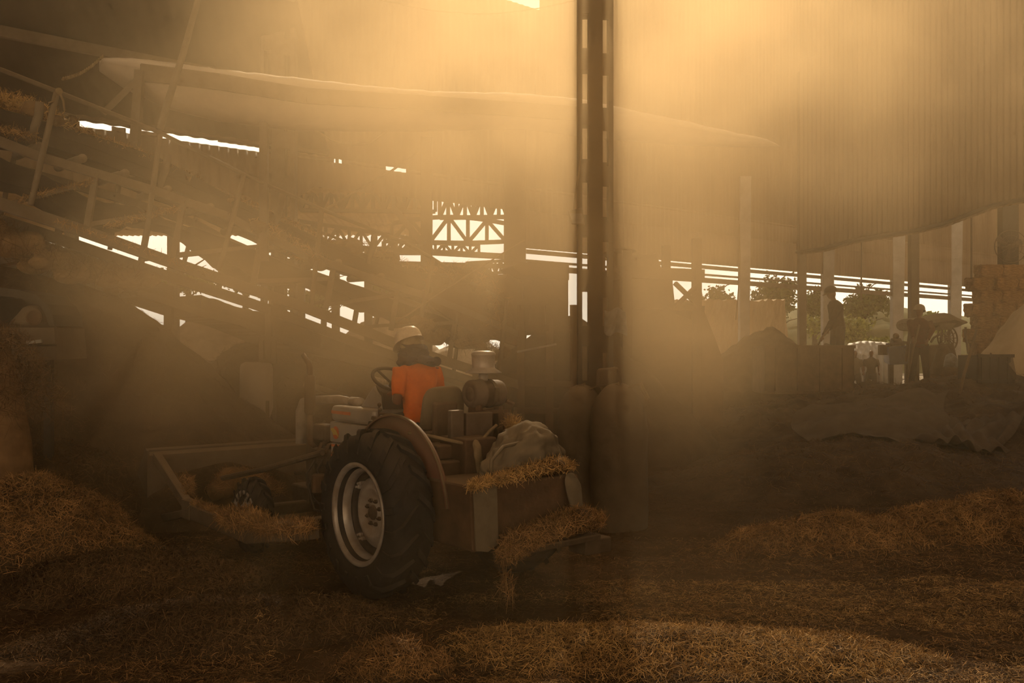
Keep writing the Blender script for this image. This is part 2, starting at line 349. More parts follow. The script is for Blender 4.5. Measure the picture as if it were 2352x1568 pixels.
b=MB(); b.box((14.8,-9,0),(14.95,16,13)); tag(b.build('wall_right_near',M['roofsheet']),'dark side wall at the right outside the view',None,None,'structure')
# ------------------------------------------------------------------ columns
def laced_column(name,label,px0,px1,D,z0,z1,m,rung=.67,rh=.25,depth=.26,group=None):
    x0=(px0-1176)/F*D; x1=(px1-1176)/F*D; w=x1-x0
    r=thing(name,label,'column',((x0+x1)/2,D,max(0,z0)),group=group)
    for nm,a,c in (('flange',x0,x0+.07*w+.02),('flange',x1-.10*w-.015,x1)):
        b=MB(); b.box((a,D,z0),(c,D+depth,z1)); b.build(nm,m,r,True)
    b=MB(); b.box((x0+.30*w,D+.02,z0),(x0+.70*w,D+.055,z1)); b.box((x0+.46*w,D+.05,z0),(x0+.54*w,D+depth-.02,z1)); b.box((x0+.30*w,D+depth-.05,z0),(x0+.70*w,D+depth-.02,z1)); b.build('web',m,r,True)
    n=0; z=z0+.1
    while z<z1-.3 and n<24:
        b=MB(); b.box((x0+.02,D+.01,z),(x0+.32*w,D+.03,z+rh)); b.box((x0+.68*w,D+.01,z-.08),(x1-.02,D+.03,z+rh-.08))
        b.box((x0+.02,D+depth-.03,z),(x0+.32*w,D+depth-.01,z+rh)); b.box((x0+.68*w,D+depth-.03,z),(x1-.02,D+depth-.01,z+rh)); b.build('batten_plate',m,r,True); z+=rung; n+=1
    return r
main_col=laced_column('steel_column','tall dark battened steel column in the middle, nearest of the columns',1328,1409,12.0,-.1,12.5,M['steel_dark'])
laced_column('steel_column','hazy battened steel column crossed by the overhead duct at upper left',598,676,16.0,-.1,11.5,M['steel'],rung=.75,rh=.28)
def post(name,label,px0,px1,D,z0,z1,m,depth=.2,px1b=None,cat='column',group=None):
    x0=(px0-1176)/F*D; x1=(px1-1176)/F*D; xb=x1 if px1b is None else (px1b-1176)/F*D
    b=MB(); b.hexa([(x0,D,z0),(xb,D,z0),(xb,D+depth,z0),(x0,D+depth,z0),(x0,D,z1),(x1,D,z1),(x1,D+depth,z1),(x0,D+depth,z1)])
    o=b.build(name,m,mods=[BEV(.01,1)]); return tag(o,label,cat,group)
post('steel_post','hazy brown post left of the bright truss opening with a diagonal brace',966,992,20.0,-.1,6.2,M['steel'])
post('steel_post','wide hazy post at the right edge of the bright truss opening',1157,1208,22.4,-.1,7.0,M['steel'],.35)
post('steel_post','dark post rising beside the mound of dust on the right',1836,1853,25.5,-.1,9,M['steel'],.2)
post('steel_post','dark post directly behind the standing worker in the reddish jacket',2093,2112,27,-.1,9,M['steel'],.25)
for i,(a,c,d,lb) in enumerate(((1700,1726,1720,'pale tapered wall column above the mound of dust'),(1891,1919,1912,'pale tapered wall column behind the shovelling worker'),(2051,2081,2072,'pale tapered wall column above the blue machine'),(2184,2212,2206,'pale tapered wall column beside the straw bale stack'))):
    D=BACK.pt((a+c)/2,784).y-.35
    post('wall_column',lb,a,c,D,-.1,7,M['steel_pale'],.3,px1b=d,group='tapered columns of the far opening')
# brace of the left post
b=MB(); b.bar(at(905,478,19.8),at(972,560,19.8),.13,.13); tag(b.build('diagonal_brace',M['steel']),'diagonal steel brace meeting the post left of the bright truss opening','brace')
# ------------------------------------------------------------------ far shed: roof sheet and trusses
ff=MB(); g=[]
for j in range(2):
    Yr=24.5+j*19; row=[]; n=560
    x1=-.088*(Yr+3*(1-j))
    for i in range(n+1):
        x=-26+(i/n)*(x1+26); row.append(V((x,Yr+(x+26)*.15*(1-j),6.35+j*.35+.03*math.sin(2*PI*x/.25))))
    g.append(row)
ff.sheet(g); tag(ff.build('ceiling_far',M['farroof'],smooth=True,mods=[SOL(.012)]),'orange brown ribbed roof of the neighbouring shed seen under the conveyor',None,None,'structure')
def truss(label,D,top,bot,n,px0,px1,web=.09,fan=False):
    """top/bot: pixel heights as functions of f 0..1"""
    r=thing('roof_truss',label,'truss',((px0+px1)/2/F*D-1176/F*D,D,0),group='open steel roof trusses of the neighbouring shed')
    P=lambda f,fn: at(px0+(px1-px0)*f,fn(f),D)
    N=12
    for nm,fn in (('top_chord',top),('bottom_chord',bot)):
        b=MB(); 
        for i in range(N): b.bar(P(i/N,fn),P((i+1)/N,fn),.11,.11)
        b.build(nm,M['truss'],r,True)
    b=MB()
    for i in range(n):
        f0=i/n; f1=(i+1)/n; b.bar(P(f0,bot),P(f0,top),web,web); b.bar(P(f0,top) if i%2 else P(f0,bot),P(f1,bot) if i%2 else P(f1,top),web,web)
    b.bar(P(1,bot),P(1,top),web,web); b.build('web_members',M['truss'],r,True); return r
truss('largest truss panel framed in the bright opening',27,lambda f:520-22*math.sin(PI*min(1,f*.8+.1)),lambda f:552+8*math.sin(PI*f*.7)-4*f,6,900,1162,.10)
truss('truss with close webs below the largest panel',30,lambda f:554+8*f,lambda f:581+2*f,11,880,1100,.085)
truss('lowest small truss at the right of the bright opening',36,lambda f:604-6*f,lambda f:632-8*f,9,1070,1172,.09)
truss('uppermost truss just under the sheet wall at the bright opening',26,lambda f:452-4*f,lambda f:500-2*f,8,1010,1165,.10)
truss('dim truss under the far ribbed roof, left of the post',29,lambda f:432-2*f,lambda f:482+4*f,13,690,1000,.10)
truss('dim lower truss line under the far ribbed roof',31,lambda f:500+50*f,lambda f:556+22*f,12,640,965,.09)
for lb,px0,py0,px1,py1,D in (('long far eave beam crossing below the bright trusses',640,560,1180,590,28),('slim far beam above the pale husk heaps',620,598,1200,612,34)):
    b=MB(); b.bar(at(px0,py0,D),at(px1,py1,D),.16,.16); tag(b.build('eave_beam',M['truss']),lb,'beam')
for px,D,lb in ((690,34,'left'),(770,34,'middle'),(845,32,'right')):
    x=(px-1176)/F*D; b=MB(); b.box((x-.12,D,-.02),(x+.12,D+.24,5.0)); tag(b.build('shed_post',M['truss']),{'left':'far shed post seen under the conveyor, furthest to the left of three','middle':'far shed post seen under the conveyor between two others','right':'far shed post in front of the pale husk heap'}[lb],'post','posts of the neighbouring shed')
for px,D in ((160,26),(395,28)):
    x=(px-1176)/F*D; b=MB(); b.box((x-.14,D,-.02),(x+.14,D+.24,5.4)); tag(b.build('shed_post',M['truss']),'far shed post beside the pale husk heap behind the left mound' if px>300 else 'far shed post under the ribbed roof at the far left','post','posts of the neighbouring shed')
# ------------------------------------------------------------------ outdoors
def outheap(label,px,D,rx,ry,h,mm,seed,name='husk_heap',cat='heap'):
    cx=(px-1176)/F*D; hp=(cx,D,rx,ry,h,1.5,0,seed); n=70
    xs=np.linspace(cx-rx*1.4,cx+rx*1.4,n); yy=np.linspace(D-ry*1.4,D+ry*1.4,n); X,Y=np.meshgrid(xs,yy); H=heap_h(hp,X,Y)
    o=grid_mesh(name,X,Y,H-.03,mm,keep=H>-.1); return tag(o,label,cat)
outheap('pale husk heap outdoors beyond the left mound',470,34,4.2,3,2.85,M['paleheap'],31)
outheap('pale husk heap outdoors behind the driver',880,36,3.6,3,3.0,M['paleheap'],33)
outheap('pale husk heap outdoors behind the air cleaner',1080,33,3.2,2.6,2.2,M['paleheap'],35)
outheap('long grassy bank behind the yard at right',1950,75,26,10,4.9,M['bank'],37,'earth_bank','bank')
outheap('low bank of trees and earth outdoors at left',60,60,18,8,4.6,M['bank'],39,'earth_bank','bank')
b=MB(); x0=(1560-1176)/F*48; x1=(1822-1176)/F*48
g=[]
for j,z in enumerate(np.linspace(-.02,4.1,12)):
    row=[]
    for i in range(41):
        f=i/40; row.append(V((x0+(x1-x0)*f+ (z*-.07 if f>.95 else 0)+random.uniform(-.03,.03),48+z*.12+random.uniform(-.06,.06),z+(.0 if j<11 else random.uniform(-.08,.05)))))
    g.append(row)
b.sheet(g); b.sheet([g[-1],[p+V((0,6,0)) for p in g[-1]]]); b.sheet([[r[-1] for r in g],[r[-1]+V((0,6,0)) for r in g]])
tag(b.build('straw_stack',M['palestack']),'large flat-topped pale straw stack outdoors beyond the far opening','stack')
def tree(label,px,py_top,py_bot,D,wpx,m,dens=1.0,name='tree',seed=0,trunk=True,group='trees beyond the shed'):
    rs=np.random.default_rng(seed+100); x=(px-1176)/F*D; zt=at(px,py_top,D).z; zb=at(px,py_bot,D).z; w=wpx/F*D/2
    r=thing(name,label,name if name!='tree' else 'tree',(x,D,0),group=group)
    if trunk:
        b=MB(); b.tube([(x,D,-.02),(x+.1,D,zb),(x,D,(zb+zt)/2),(x+.15,D,zt*.93)],[.22,.17,.1,.03],7)
        for i in range(9):
            z=zb+(zt-zb)*(.05+.09*i); a=i*2.4; b.tube([(x,D,z),(x+math.cos(a)*w*.5,D+math.sin(a)*w*.5,z+w*.35),(x+math.cos(a)*w*.85,D+math.sin(a)*w*.8,z+w*.45)],[.06,.035,.012],5)
        b.build('trunk',M['bark'],r,True)
    n=int(2600*dens); cl=rs.integers(0,26,n); cc=rs.normal(size=(26,3))*np.array([.45,.45,.30]); cc=np.clip(cc,-1,1)
    P=np.array([x,D,(zt+zb)/2])+ (cc[cl]*.8+rs.normal(size=(n,3))*.15)*np.array([w,w,(zt-zb)/2])
    P[:,2]=np.clip(P[:,2],.05,None); strands('leaves',P,rs.normal(size=(n,3)),.0042*D,.0022*D*1.1,m,r,lift=1.0)
tree('round leafy tree above the left part of the pale straw stack',1650,640,770,62,90,M['leaf'],.9,seed=1)
tree('leafy tree between the first two pale wall columns',1775,622,770,62,150,M['leaf'],1.3,seed=2)
tree('slim tree left of the shovelling worker',1868,640,780,66,70,M['leaf'],1.0,seed=3)
tree('broad dark tree standing on the bank behind the shovelling worker',1985,645,760,70,110,M['leaf'],1.2,seed=4)
tree('bright green bush behind the blue machine',2020,770,800,58,120,M['leaf_bright'],.9,'bush',5,False,'bushes on the bank')
tree('tall green bush behind the shovelling worker',1935,715,800,60,160,M['leaf_bright'],1.2,'bush',6,False,'bushes on the bank')
tree('yellow green bush between worker and canopied cart',2140,708,770,60,90,M['leaf_bright'],.9,'bush',7,False,'bushes on the bank')
tree('tree with glinting leaves behind the left conveyor end',30,560,640,50,200,M['leaf_bright'],1.2,seed=8)
tree('leafy tree seen through the lower conveyor gap at left',430,600,690,52,150,M['leaf'],1.1,seed=9)
tree('leafy tree seen between two conveyor posts',560,590,690,54,120,M['leaf'],1.0,seed=10)
tree('leafy tree seen through the conveyor behind the smoking dust',740,640,730,56,140,M['leaf'],1.0,seed=11)
tree('small tree behind the conveyor head',880,640,700,58,90,M['leaf'],.7,seed=12)
# ------------------------------------------------------------------ main conveyor
def pl_line(pl,pts,off=0,n=None):
    return [pl.pt(a,b,off) for a,b in pts]
def along(pts,px):
    for (a,b),(c,d) in zip(pts,pts[1:]):
        if a<=px<=c: return b+(d-b)*(px-a)/(c-a)
    (a,b),(c,d)=(pts[0],pts[1]) if px<pts[0][0] else (pts[-2],pts[-1]); return b+(d-b)*(px-a)/(c-a)
W_=.95
hand=[(-260,70),(0,163),(128,213),(355,303),(555,402),(730,480),(920,556),(985,592),(1060,640),(1150,690)]
mid=[(-260,228),(0,325),(89,360),(351,437),(523,497),(600,540),(708,588),(887,652),(980,680),(1078,719),(1190,768)]
low=[(-260,370),(0,468),(160,520),(421,612),(600,672),(700,706),(906,788),(1014,826),(1142,868),(1190,884)]
skt=[(-260,140),(0,243),(160,290),(350,350),(400,372),(545,452),(650,505),(760,552),(920,606),(1060,650),(1120,668)]
skb=[(-260,215),(0,302),(160,345),(350,412),(520,483),(620,530),(760,590),(920,642),(1060,700),(1120,720)]
cv=thing('belt_conveyor','long sloping belt conveyor coming down from the upper left towards the column','conveyor',CONV.pt(600,784))
b=MB(); b.tube(pl_line(CONV,hand,-.06),.026,8); b.build('handrail',M['steel'],cv,True,True)
b=MB(); b.tube(pl_line(CONV,hand,W_+.06),.022,6); b.build('handrail',M['steel'],cv,True,True)
def chord(nm,pts,off,w,h,m):
    q=pl_line(CONV,pts,off); b=MB()
    for a,c in zip(q,q[1:]): b.bar(a,c,w,h)
    b.build(nm,m,cv,True)
chord('side_rail',mid,0,.06,.10,M['steel']); chord('side_rail',mid,W_,.06,.10,M['steel'])
chord('lower_chord',low,0,.07,.13,M['steel']); chord('lower_chord',low,W_,.07,.13,M['steel'])
posts=[(125,216,66,472),(362,312,328,560),(554,404,497,622),(732,484,709,697),(988,594,956,748),(1157,690,1138,858)]
for a,b_,c,d in posts:
    b=MB(); b.tube([CONV.pt(a,b_,-.07),CONV.pt(c,d,-.07)],.034,8); b.build('post',M['steel'],cv,True,True)
    b=MB(); b.tube([CONV.pt(a,b_,W_+.06),CONV.pt(c,d,W_+.06)],.030,6); b.build('post',M['steel'],cv,True,True)
# truss web below the rails: uprights and diagonals
ups=[(222,412,200,515),(422,480,398,585),(600,565,582,645),(765,640,748,700),(915,675,898,750),(1048,740,1032,815)]
for a,b_,c,d in ups:
    for off in (.0,W_):
        b=MB(); b.bar(CONV.pt(a,b_-20,off),CONV.pt(c,d+8,off),.07,.05); b.build('web_upright',M['steel'],cv,True)
for i,((a,b_,c,d),(e,f,g_,h)) in enumerate(zip(ups,ups[1:])):
    for off in (.0,W_):
        b=MB(); b.bar(CONV.pt(c+4,d,off),CONV.pt(e,f,off),.055,.05); b.build('web_diagonal',M['steel'],cv,True)
b=MB(); b.bar(CONV.pt(20,468,0),CONV.pt(216,416,0),.06,.05); b.build('web_diagonal',M['steel'],cv,True)
# belt with trough sides
def strip(top,bot,off0,off1,x0,x1,n=60,jag=0):
    b=MB(); g=[[],[],[],[]]
    for i in range(n+1):
        px=x0+(x1-x0)*i/n; a=along(top,px)+random.uniform(-jag,jag); c=along(bot,px)+random.uniform(-jag,jag)*1.5
        g[0].append(CONV.pt(px,c,off0)); g[1].append(CONV.pt(px,a,off0)); g[2].append(CONV.pt(px,a,off1)); g[3].append(CONV.pt(px,c,off1))
    g.append(g[0]); b.sheet(g); b.add([g[k][0] for k in range(4)],[(3,2,1,0)]); b.add([g[k][-1] for k in range(4)],[(0,1,2,3)]); return b
strip(skt,skb,.10,.15,-260,1120,70,1).build('skirt_board',M['rubber_belt'],cv,True)
strip(skt,skb,W_-.15,W_-.10,-260,1120,70,1).build('skirt_board',M['rubber_belt'],cv,True)
b=MB(); g=[]
for i in range(71):
    px=-260+1400*i/70; y=along(skb,px)-10; row=[]
    for j in range(7):
        q=j/6; p=CONV.pt(px,y,.1+(W_-.2)*q); row.append(p+V((0,0,.10*(2*q-1)**2)))
    g.append(row)
b.sheet(g); b.build('belt',M['rubber_belt'],cv,True,mods=[SOL(.015)])
ret=[(-260,262),(0,352),(89,385),(230,455),(330,470),(400,500),(523,540),(700,612),(800,640),(887,672),(1000,715),(1120,760)]
ret2=[(-260,300),(0,405),(89,430),(215,512),(290,525),(345,505),(450,530),(600,640),(690,650),(740,640),(830,690),(950,730),(1000,745),(1120,800)]
strip(ret,ret2,.2,W_-.2,-260,1120,80,2.5).build('return_belt',M['rubber_belt'],cv,True)
for px,py in ((80,268),(375,385),(640,472),(852,565)):
    a=CONV.pt(px,py,.02); b=MB(); up=V((.12,.05,.36)); 
    b.tube([a+V((.06,0,.16)),a+V((.05,0,.02)),a+V((0,0,-.12)),a+V((-.03,0,-.24))],[.045,.05,.045,.03],8); b.build('idler_bracket',M['steel'],cv,True,True)
for i,px in enumerate(np.linspace(-100,1080,13)):
    y=along(skb,px)+4; b=MB(); b.tube([CONV.pt(px,y,.06),CONV.pt(px,y,W_-.06)],.05,10); b.build('idler_roller',M['steel'],cv,True,True)
b=MB(); b.tube([CONV.pt(1150,742,-.02),CONV.pt(1150,742,W_+.02)],.26,20); b.build('tail_drum',M['rust'],cv,True,True)
for px,y0,y1,off in ((700,700,1000,W_),(1092,850,1010,0),(1092,850,1010,W_)):
    a=CONV.pt(px,y0,off); b=MB(); b.bar(a,V((a.x,a.y,-.05)),.09,.09); b.build('leg',M['steel'],cv,True)
b=MB(); b.bar(CONV.pt(700,706,0)+V((0,0,-1.0)),CONV.pt(1092,866,0)+V((0,0,-.9)),.07,.07); b.build('tie_bar',M['steel'],cv,True)
# straw riding on and hanging from the conveyor
def conv_straw(label,poly,rad,n,off=.5,length=.13,m='straw',spread=.3,droop=0,mound=True,name='straw_load'):
    pts=[CONV.pt(a,b_,off) for a,b_ in poly]; r=thing(name,label,'straw',pts[len(pts)//2],group=None)
    if mound:
        b=MB()
        for i,p in enumerate(pts):
            for k in range(5): b.ball(p+V((random.uniform(-1,1)*spread,random.uniform(-1,1)*spread*.9,random.uniform(-.6,.2)*rad)),V((rad*random.uniform(.7,1.2),rad*random.uniform(.8,1.3),rad*random.uniform(.5,.85))),9,6,.12)
        b.build('straw_core',M['straw_dark'],r,True,mods=[('REMESH',dict(mode='VOXEL',voxel_size=max(.03,rad*.22))),])
    P,N=blob_pts(n,pts,[(rad+spread*.6,rad+spread*.6,rad*1.0)]*len(pts)); strands('loose_straw',P,N,length,.005,M[m],r,lift=.8,droop=droop); return r
conv_straw('heap of golden straw on the belt at the upper left edge',[(-40,235),(20,222),(70,232),(115,258)],.14,1600,.5,.16,'straw_gold')
conv_straw('clump of straw spilling over the first handrail post',[(128,262),(150,280),(175,292)],.09,500,.35,.15,'straw_gold')
conv_straw('thin ragged line of straw along the belt edge past the second post',[(185,296),(260,322),(340,352),(440,402),(540,455)],.05,1100,.2,.12,'straw',.08)
conv_straw('straw lying on the belt where it passes behind the third and fourth posts',[(560,455),(640,492),(720,530),(800,562)],.10,1300,.4,.13,'straw',.2)
conv_straw('straw drift heaped on the lower end of the belt',[(830,560),(900,590),(980,625),(1050,650),(1110,655)],.17,2200,.5,.14,'straw',.3)
conv_straw('straw caught on the side rail at the far left',[(0,300),(40,308),(80,318)],.05,400,.05,.13,'straw',.1)
conv_straw('straw lying in the frame below the third post',[(590,520),(640,540),(700,575),(730,600)],.10,900,.1,.14,'straw',.15)
conv_straw('thread of straw along the first web diagonal',[(40,462),(120,440),(210,418)],.02,350,-.02,.10,'straw',.04,mound=False)
conv_straw('thread of straw along the second web diagonal',[(240,520),(320,500),(410,482)],.025,450,-.02,.11,'straw',.05,mound=False)
conv_straw('straw fringe lying on the lower chord',[(130,512),(240,548),(360,590),(480,632)],.03,700,-.02,.12,'straw',.05,mound=False)
# hopper and tangled stuff at the lower end
hp=thing('feed_hopper','straw-choked feed hopper at the lower end of the long belt conveyor','hopper',CONV.pt(1100,784,.4))
def poly(pl,pts,off,th,name,m,par): b=MB(); b.slab([pl.pt(a,c,off) for a,c in pts],pl.n*th); return b.build(name,M[m],par,True)
poly(CONV,[(1000,640),(1110,612),(1158,640),(1215,700),(1205,800),(1080,762),(985,700)],-.02,.05,'side_plate','rust',hp)
poly(CONV,[(1000,630),(1110,612),(1158,640),(1215,700),(1205,800),(1080,762),(985,700)],1.05,.05,'side_plate','rust',hp)
poly(CONV,[(1160,655),(1178,628),(1212,650),(1212,700)],.1,.9,'front_lip','rust',hp)
b=MB(); b.slab([CONV.pt(1000,640,0),CONV.pt(1100,612,0),CONV.pt(1100,606,1.0),CONV.pt(1005,628,1.0)],V((0,0,.03))); b.build('cover_sheet',M['rust'],hp,True)
conv_straw('straw overflowing the hopper at the conveyor foot',[(1010,640),(1070,628),(1110,650),(1150,700),(1120,760)],.20,2600,.2,.15,'straw',.25,.25)
conv_straw('ragged straw curtain hanging under the hopper',[(960,735),(1020,770),(1090,790),(1150,810)],.13,1500,.1,.16,'straw_dark',.2,.4)
b=MB(); b.tube([at(912,738,13.5),at(1060,640,14.6),at(1205,550,15.2)],.012,5); tag(b.build('guy_cable',M['rope']),'thin slanting cable rising past the bright truss opening','cable')
b=MB(); b.tube([at(752,478,16),at(900,392,16),at(960,350,16)],.02,5); tag(b.build('guy_cable',M['rope']),'thin slanting cable above the middle of the conveyor','cable')
# ------------------------------------------------------------------ second conveyor, lower and further away
LOWC=Plane(17.3,.92)
c2=thing('return_conveyor','dark enclosed conveyor sloping down beneath the long belt conveyor','conveyor',LOWC.pt(400,784))
T2=[(-300,430),(0,520),(160,572),(300,618),(430,668),(560,708),(700,738),(905,806),(1200,905)]
B2=[(-300,478),(0,587),(223,652),(383,701),(446,722),(548,747),(696,808),(903,856),(1200,948)]
def strip2(top,bot,off0,off1,x0,x1,n=50,jag=0):
    b=MB(); g=[[],[],[],[]]
    for i in range(n+1):
        px=x0+(x1-x0)*i/n; a=along(top,px)+random.uniform(-jag,jag); c=along(bot,px)+random.uniform(-jag,jag)
        g[0].append(LOWC.pt(px,c,off0)); g[1].append(LOWC.pt(px,a,off0)); g[2].append(LOWC.pt(px,a,off1)); g[3].append(LOWC.pt(px,c,off1))
    g.append(g[0]); b.sheet(g); b.add([g[k][0] for k in range(4)],[(3,2,1,0)]); b.add([g[k][-1] for k in range(4)],[(0,1,2,3)]); return b
strip2(T2,B2,0,.9,-300,398,40,2).build('trough',M['rust'],c2,True)
strip2(T2,B2,0,.9,462,738,30,2).build('trough',M['rust'],c2,True)
strip2(T2,B2,0,.9,792,1200,30,2).build('trough',M['rust'],c2,True)
mb_=[(a,c-16) for a,c in B2]
strip2(mb_,B2,-.04,.94,-300,1200,60,0).build('bottom_beam',M['steel'],c2,True)
for px in (395,905,1100):
    a=LOWC.pt(px,along(B2,px),.1); b=MB(); b.bar(a,V((a.x,a.y,-.05)),.10,.10); b.build('leg',M['steel'],c2,True)
conv_straw('dusty straw hanging in a dark fringe under the long conveyor at left',[(-20,500),(60,540),(150,590),(250,620),(350,640)],.17,2400,.7,.17,'straw_dark',.25,.5)
# ------------------------------------------------------------------ overhead duct
dc=thing('overhead_duct','long cloth-covered overhead duct with pale dust and a painted highlight along its top','duct',DUCT.pt(900,784))
dt=[(238,121),(300,123),(400,133),(520,150),(700,170),(850,188),(1000,201),(1090,205),(1160,204),(1240,210),(1325,217),(1410,233),(1500,254),(1600,275),(1700,297),(1780,312),(1818,329)]
db=[(238,150),(300,190),(400,238),(520,268),(700,290),(850,292),(1000,292),(1090,290),(1160,288),(1240,288),(1325,300),(1410,310),(1500,318),(1600,326),(1700,330),(1780,331),(1818,331)]
secs=[]; dpts=[]
for i in range(90):
    px=238+(1818-238)*i/89; y0=along(dt,px)+random.uniform(-1.2,1.2); y1=along(db,px); a=DUCT.pt(px,y0,.28); c=DUCT.pt(px,y1,.28)
    z0,z1=a.z,c.z; h=(z0-z1); m_=(a+c)/2; secs.append((m_,DUCT.n*(min(.30,h*.8)+random.uniform(0,.02)),V((0,0,h/2))))
b=MB(); b.loft(secs,20); b.build('cloth_cover',M['duct'],dc,True,True)
b=MB(); q=[DUCT.pt(a,c,-.02) for a,c in ((322,168),(500,190),(700,222),(1000,240),(1325,262))]
for a,c in zip(q,q[1:]): b.bar(a,c,.10,.20)
b.build('carrier_beam',M['steel'],dc,True)
for px0,y0,px1,y1 in ((320,165,303,405),(604,285,604,600)):
    b=MB(); b.bar(DUCT.pt(px0,y0,-.05),DUCT.pt(px1,y1,-.05),.10,.10); b.build('hanger_post',M['steel'],dc,True)
b=MB(); b.bar(DUCT.pt(318,180,0),DUCT.pt(235,262,0),.07,.07); b.build('hanger_brace',M['steel'],dc,True)
b=MB(); q=[DUCT.pt(242,120,.2)]
for i in range(40):
    f=i/39; q.append(DUCT.pt(242+(129-242)*f,119+(213-119)*f+10*math.sin(PI*f)+ (1.8 if i%2 else -1.8),.2-.9*f))
b.tube(q,.014,5); tag(b.build('twisted_rope',M['rope']),'twisted rope running from the duct end down to the conveyor handrail','rope')
b=MB(); b.tube([CONV.pt(129,213,-.09),CONV.pt(138,235,-.1),CONV.pt(141,258,-.1)],.012,5); b.tube([CONV.pt(129,213,-.09),CONV.pt(115,236,-.1),CONV.pt(104,240,-.1)],.01,5); b.ball(CONV.pt(129,213,-.09),.04); tag(b.build('rope_knot',M['rope']),'knotted rope end tied round the handrail at the first post','rope')
b=MB(); a=CONV.pt(353,302,-.16); c=CONV.pt(443,0,-.16); b.tube([a,a*.45+c*.55+V((.02,0,.02)),c,c+(c-a)*.5],[.045,.04,.036,.03],8)
tag(b.build('long_pole',M['steel'],smooth=True),'long slanting pole rising from the conveyor handrail to the top edge of the view','pole')
b=MB(); b.tube([at(708,288,17),at(760,322,17),at(800,335,17),at(850,330,17),at(905,290,17)],.02,5); tag(b.build('slack_cable',M['rope']),'slack cable hanging in a bow under the overhead duct','cable')
# thing row: long bright slit lamps are sky; cable at the top
b=MB(); b.tube([at(600+i*40,60-0,19) if False else at(800+i*30,-20+math.sin(PI*(i/20))*52,19) for i in range(20)],.012,4); tag(b.build('slack_cable',M['rope']),'thin cable sagging across the bright dust at the top','cable')
# ------------------------------------------------------------------ machine right of the column
hs=thing('screening_machine','tall steel framed screening machine with a flared skirt right of the dark column','machine',at(1530,1000,17)*1)
HS=Plane(17.0,.25)
for px,y0 in ((1440,575),(1600,548)):
    for off in (0,1.4):
        a=HS.pt(px,y0,off); b=MB(); b.bar(a,V((a.x,a.y,-.05)),.16,.16); b.build('post',M['rust'],hs,True)
for y,h in ((628,.20),(705,.10)):
    for off in (-.02,1.42):
        b=MB(); b.bar(HS.pt(1425,y-4,off),HS.pt(1615,y+4,off),.10,h); b.build('beam',M['rust'],hs,True)
for p in ((1548,650,1605,705),(1605,650,1548,705)):
    b=MB(); b.bar(HS.pt(p[0],p[1],-.04),HS.pt(p[2],p[3],-.04),.08,.07); b.build('cross_brace',M['rust'],hs,True)
poly(HS,[(1430,640),(1552,640),(1560,720),(1600,735),(1600,1000),(1430,1000)],.15,1.0,'housing','rust',hs)
poly(HS,[(1602,690),(1612,700),(1640,770),(1662,830),(1660,1010),(1602,1010)],.0,1.3,'flared_skirt','rust',hs)
poly(HS,[(1470,632),(1474,582),(1490,586),(1518,578),(1530,618),(1528,634)],.2,.7,'top_box','rust',hs)
poly(HS,[(1432,606),(1434,566),(1456,575),(1470,578),(1472,632)],.5,.3,'hood_sheet','rust',hs)
poly(HS,[(1430,568),(1456,576),(1458,579),(1430,572)],-.1,1.5,'roof_flap','rust',hs)
# equipment behind the conveyor foot, left of the column
m2=thing('feeder_frame','hazy steel frame and box behind the conveyor foot, left of the dark column','machine',at(1260,1100,15.5))
FR=Plane(15.6,.25)
for px in (1196,1262,1318): 
    a=FR.pt(px,700,0); b=MB(); b.bar(a,V((a.x,a.y,-.05)),.12,.12); b.build('post',M['rust'],m2,True)
poly(FR,[(1188,608),(1206,598),(1320,600),(1320,640),(1206,628)],.3,.9,'hood','rust',m2)
poly(FR,[(1215,640),(1318,640),(1318,765),(1215,770)],.3,.9,'housing','rust',m2)
for y in (752,880,942):
    b=MB(); b.bar(FR.pt(1180,y,-.02),FR.pt(1325,y+2,-.02),.07,.09); b.build('beam',M['rust'],m2,True)
b=MB(); b.bar(FR.pt(1185,808,-.06),FR.pt(1275,790,-.06),.03,.03); b.build('tie_rod',M['steel_pale'],m2,True)
# things fixed to the dark column
fl_=thing('floodlight','dusty floodlight fixed to the left side of the dark column','lamp',at(1326,497,11.9))
b=MB(); b.hexa([at(1312,515,11.75),at(1343,517,11.75),at(1343,517,12.0),at(1312,515,12.0),at(1305,484,11.7),at(1338,476,11.7),at(1338,476,12.05),at(1305,484,12.05)]); b.build('lamp_housing',M['steel'],fl_,True,mods=[BEV(.01)])
b=MB(); b.hexa([at(1315,512,11.73),at(1341,513,11.73),at(1341,513,11.75),at(1315,512,11.75),at(1309,490,11.68),at(1337,490,11.68),at(1337,490,11.71),at(1309,490,11.71)]); b.build('lamp_glass',M['plastic'],fl_,True)
b=MB(); b.tube([at(1318,480,11.9),at(1322,440,11.95),at(1330,395,11.97),at(1336,330,11.97)],.012,6); b.build('cord',M['rope'],fl_,True)
b=MB(); g=[]
for j in range(9):
    row=[]
    for i in range(9):
        px=1388+50*i/8+ (4*j/8 if i>5 else 0)+random.uniform(-2,2); py=710+58*j/8+ (6*math.sin(i)); row.append(at(px,py,11.9+.04*math.sin(i*1.3+j)+random.uniform(-.015,.015)))
    g.append(row)
b.sheet(g); tag(b.build('plastic_flap',M['plastic'],smooth=True,mods=[SOL(.004),SUB(1)]),'crumpled cloudy plastic sheet tied to the dark column','sheet')
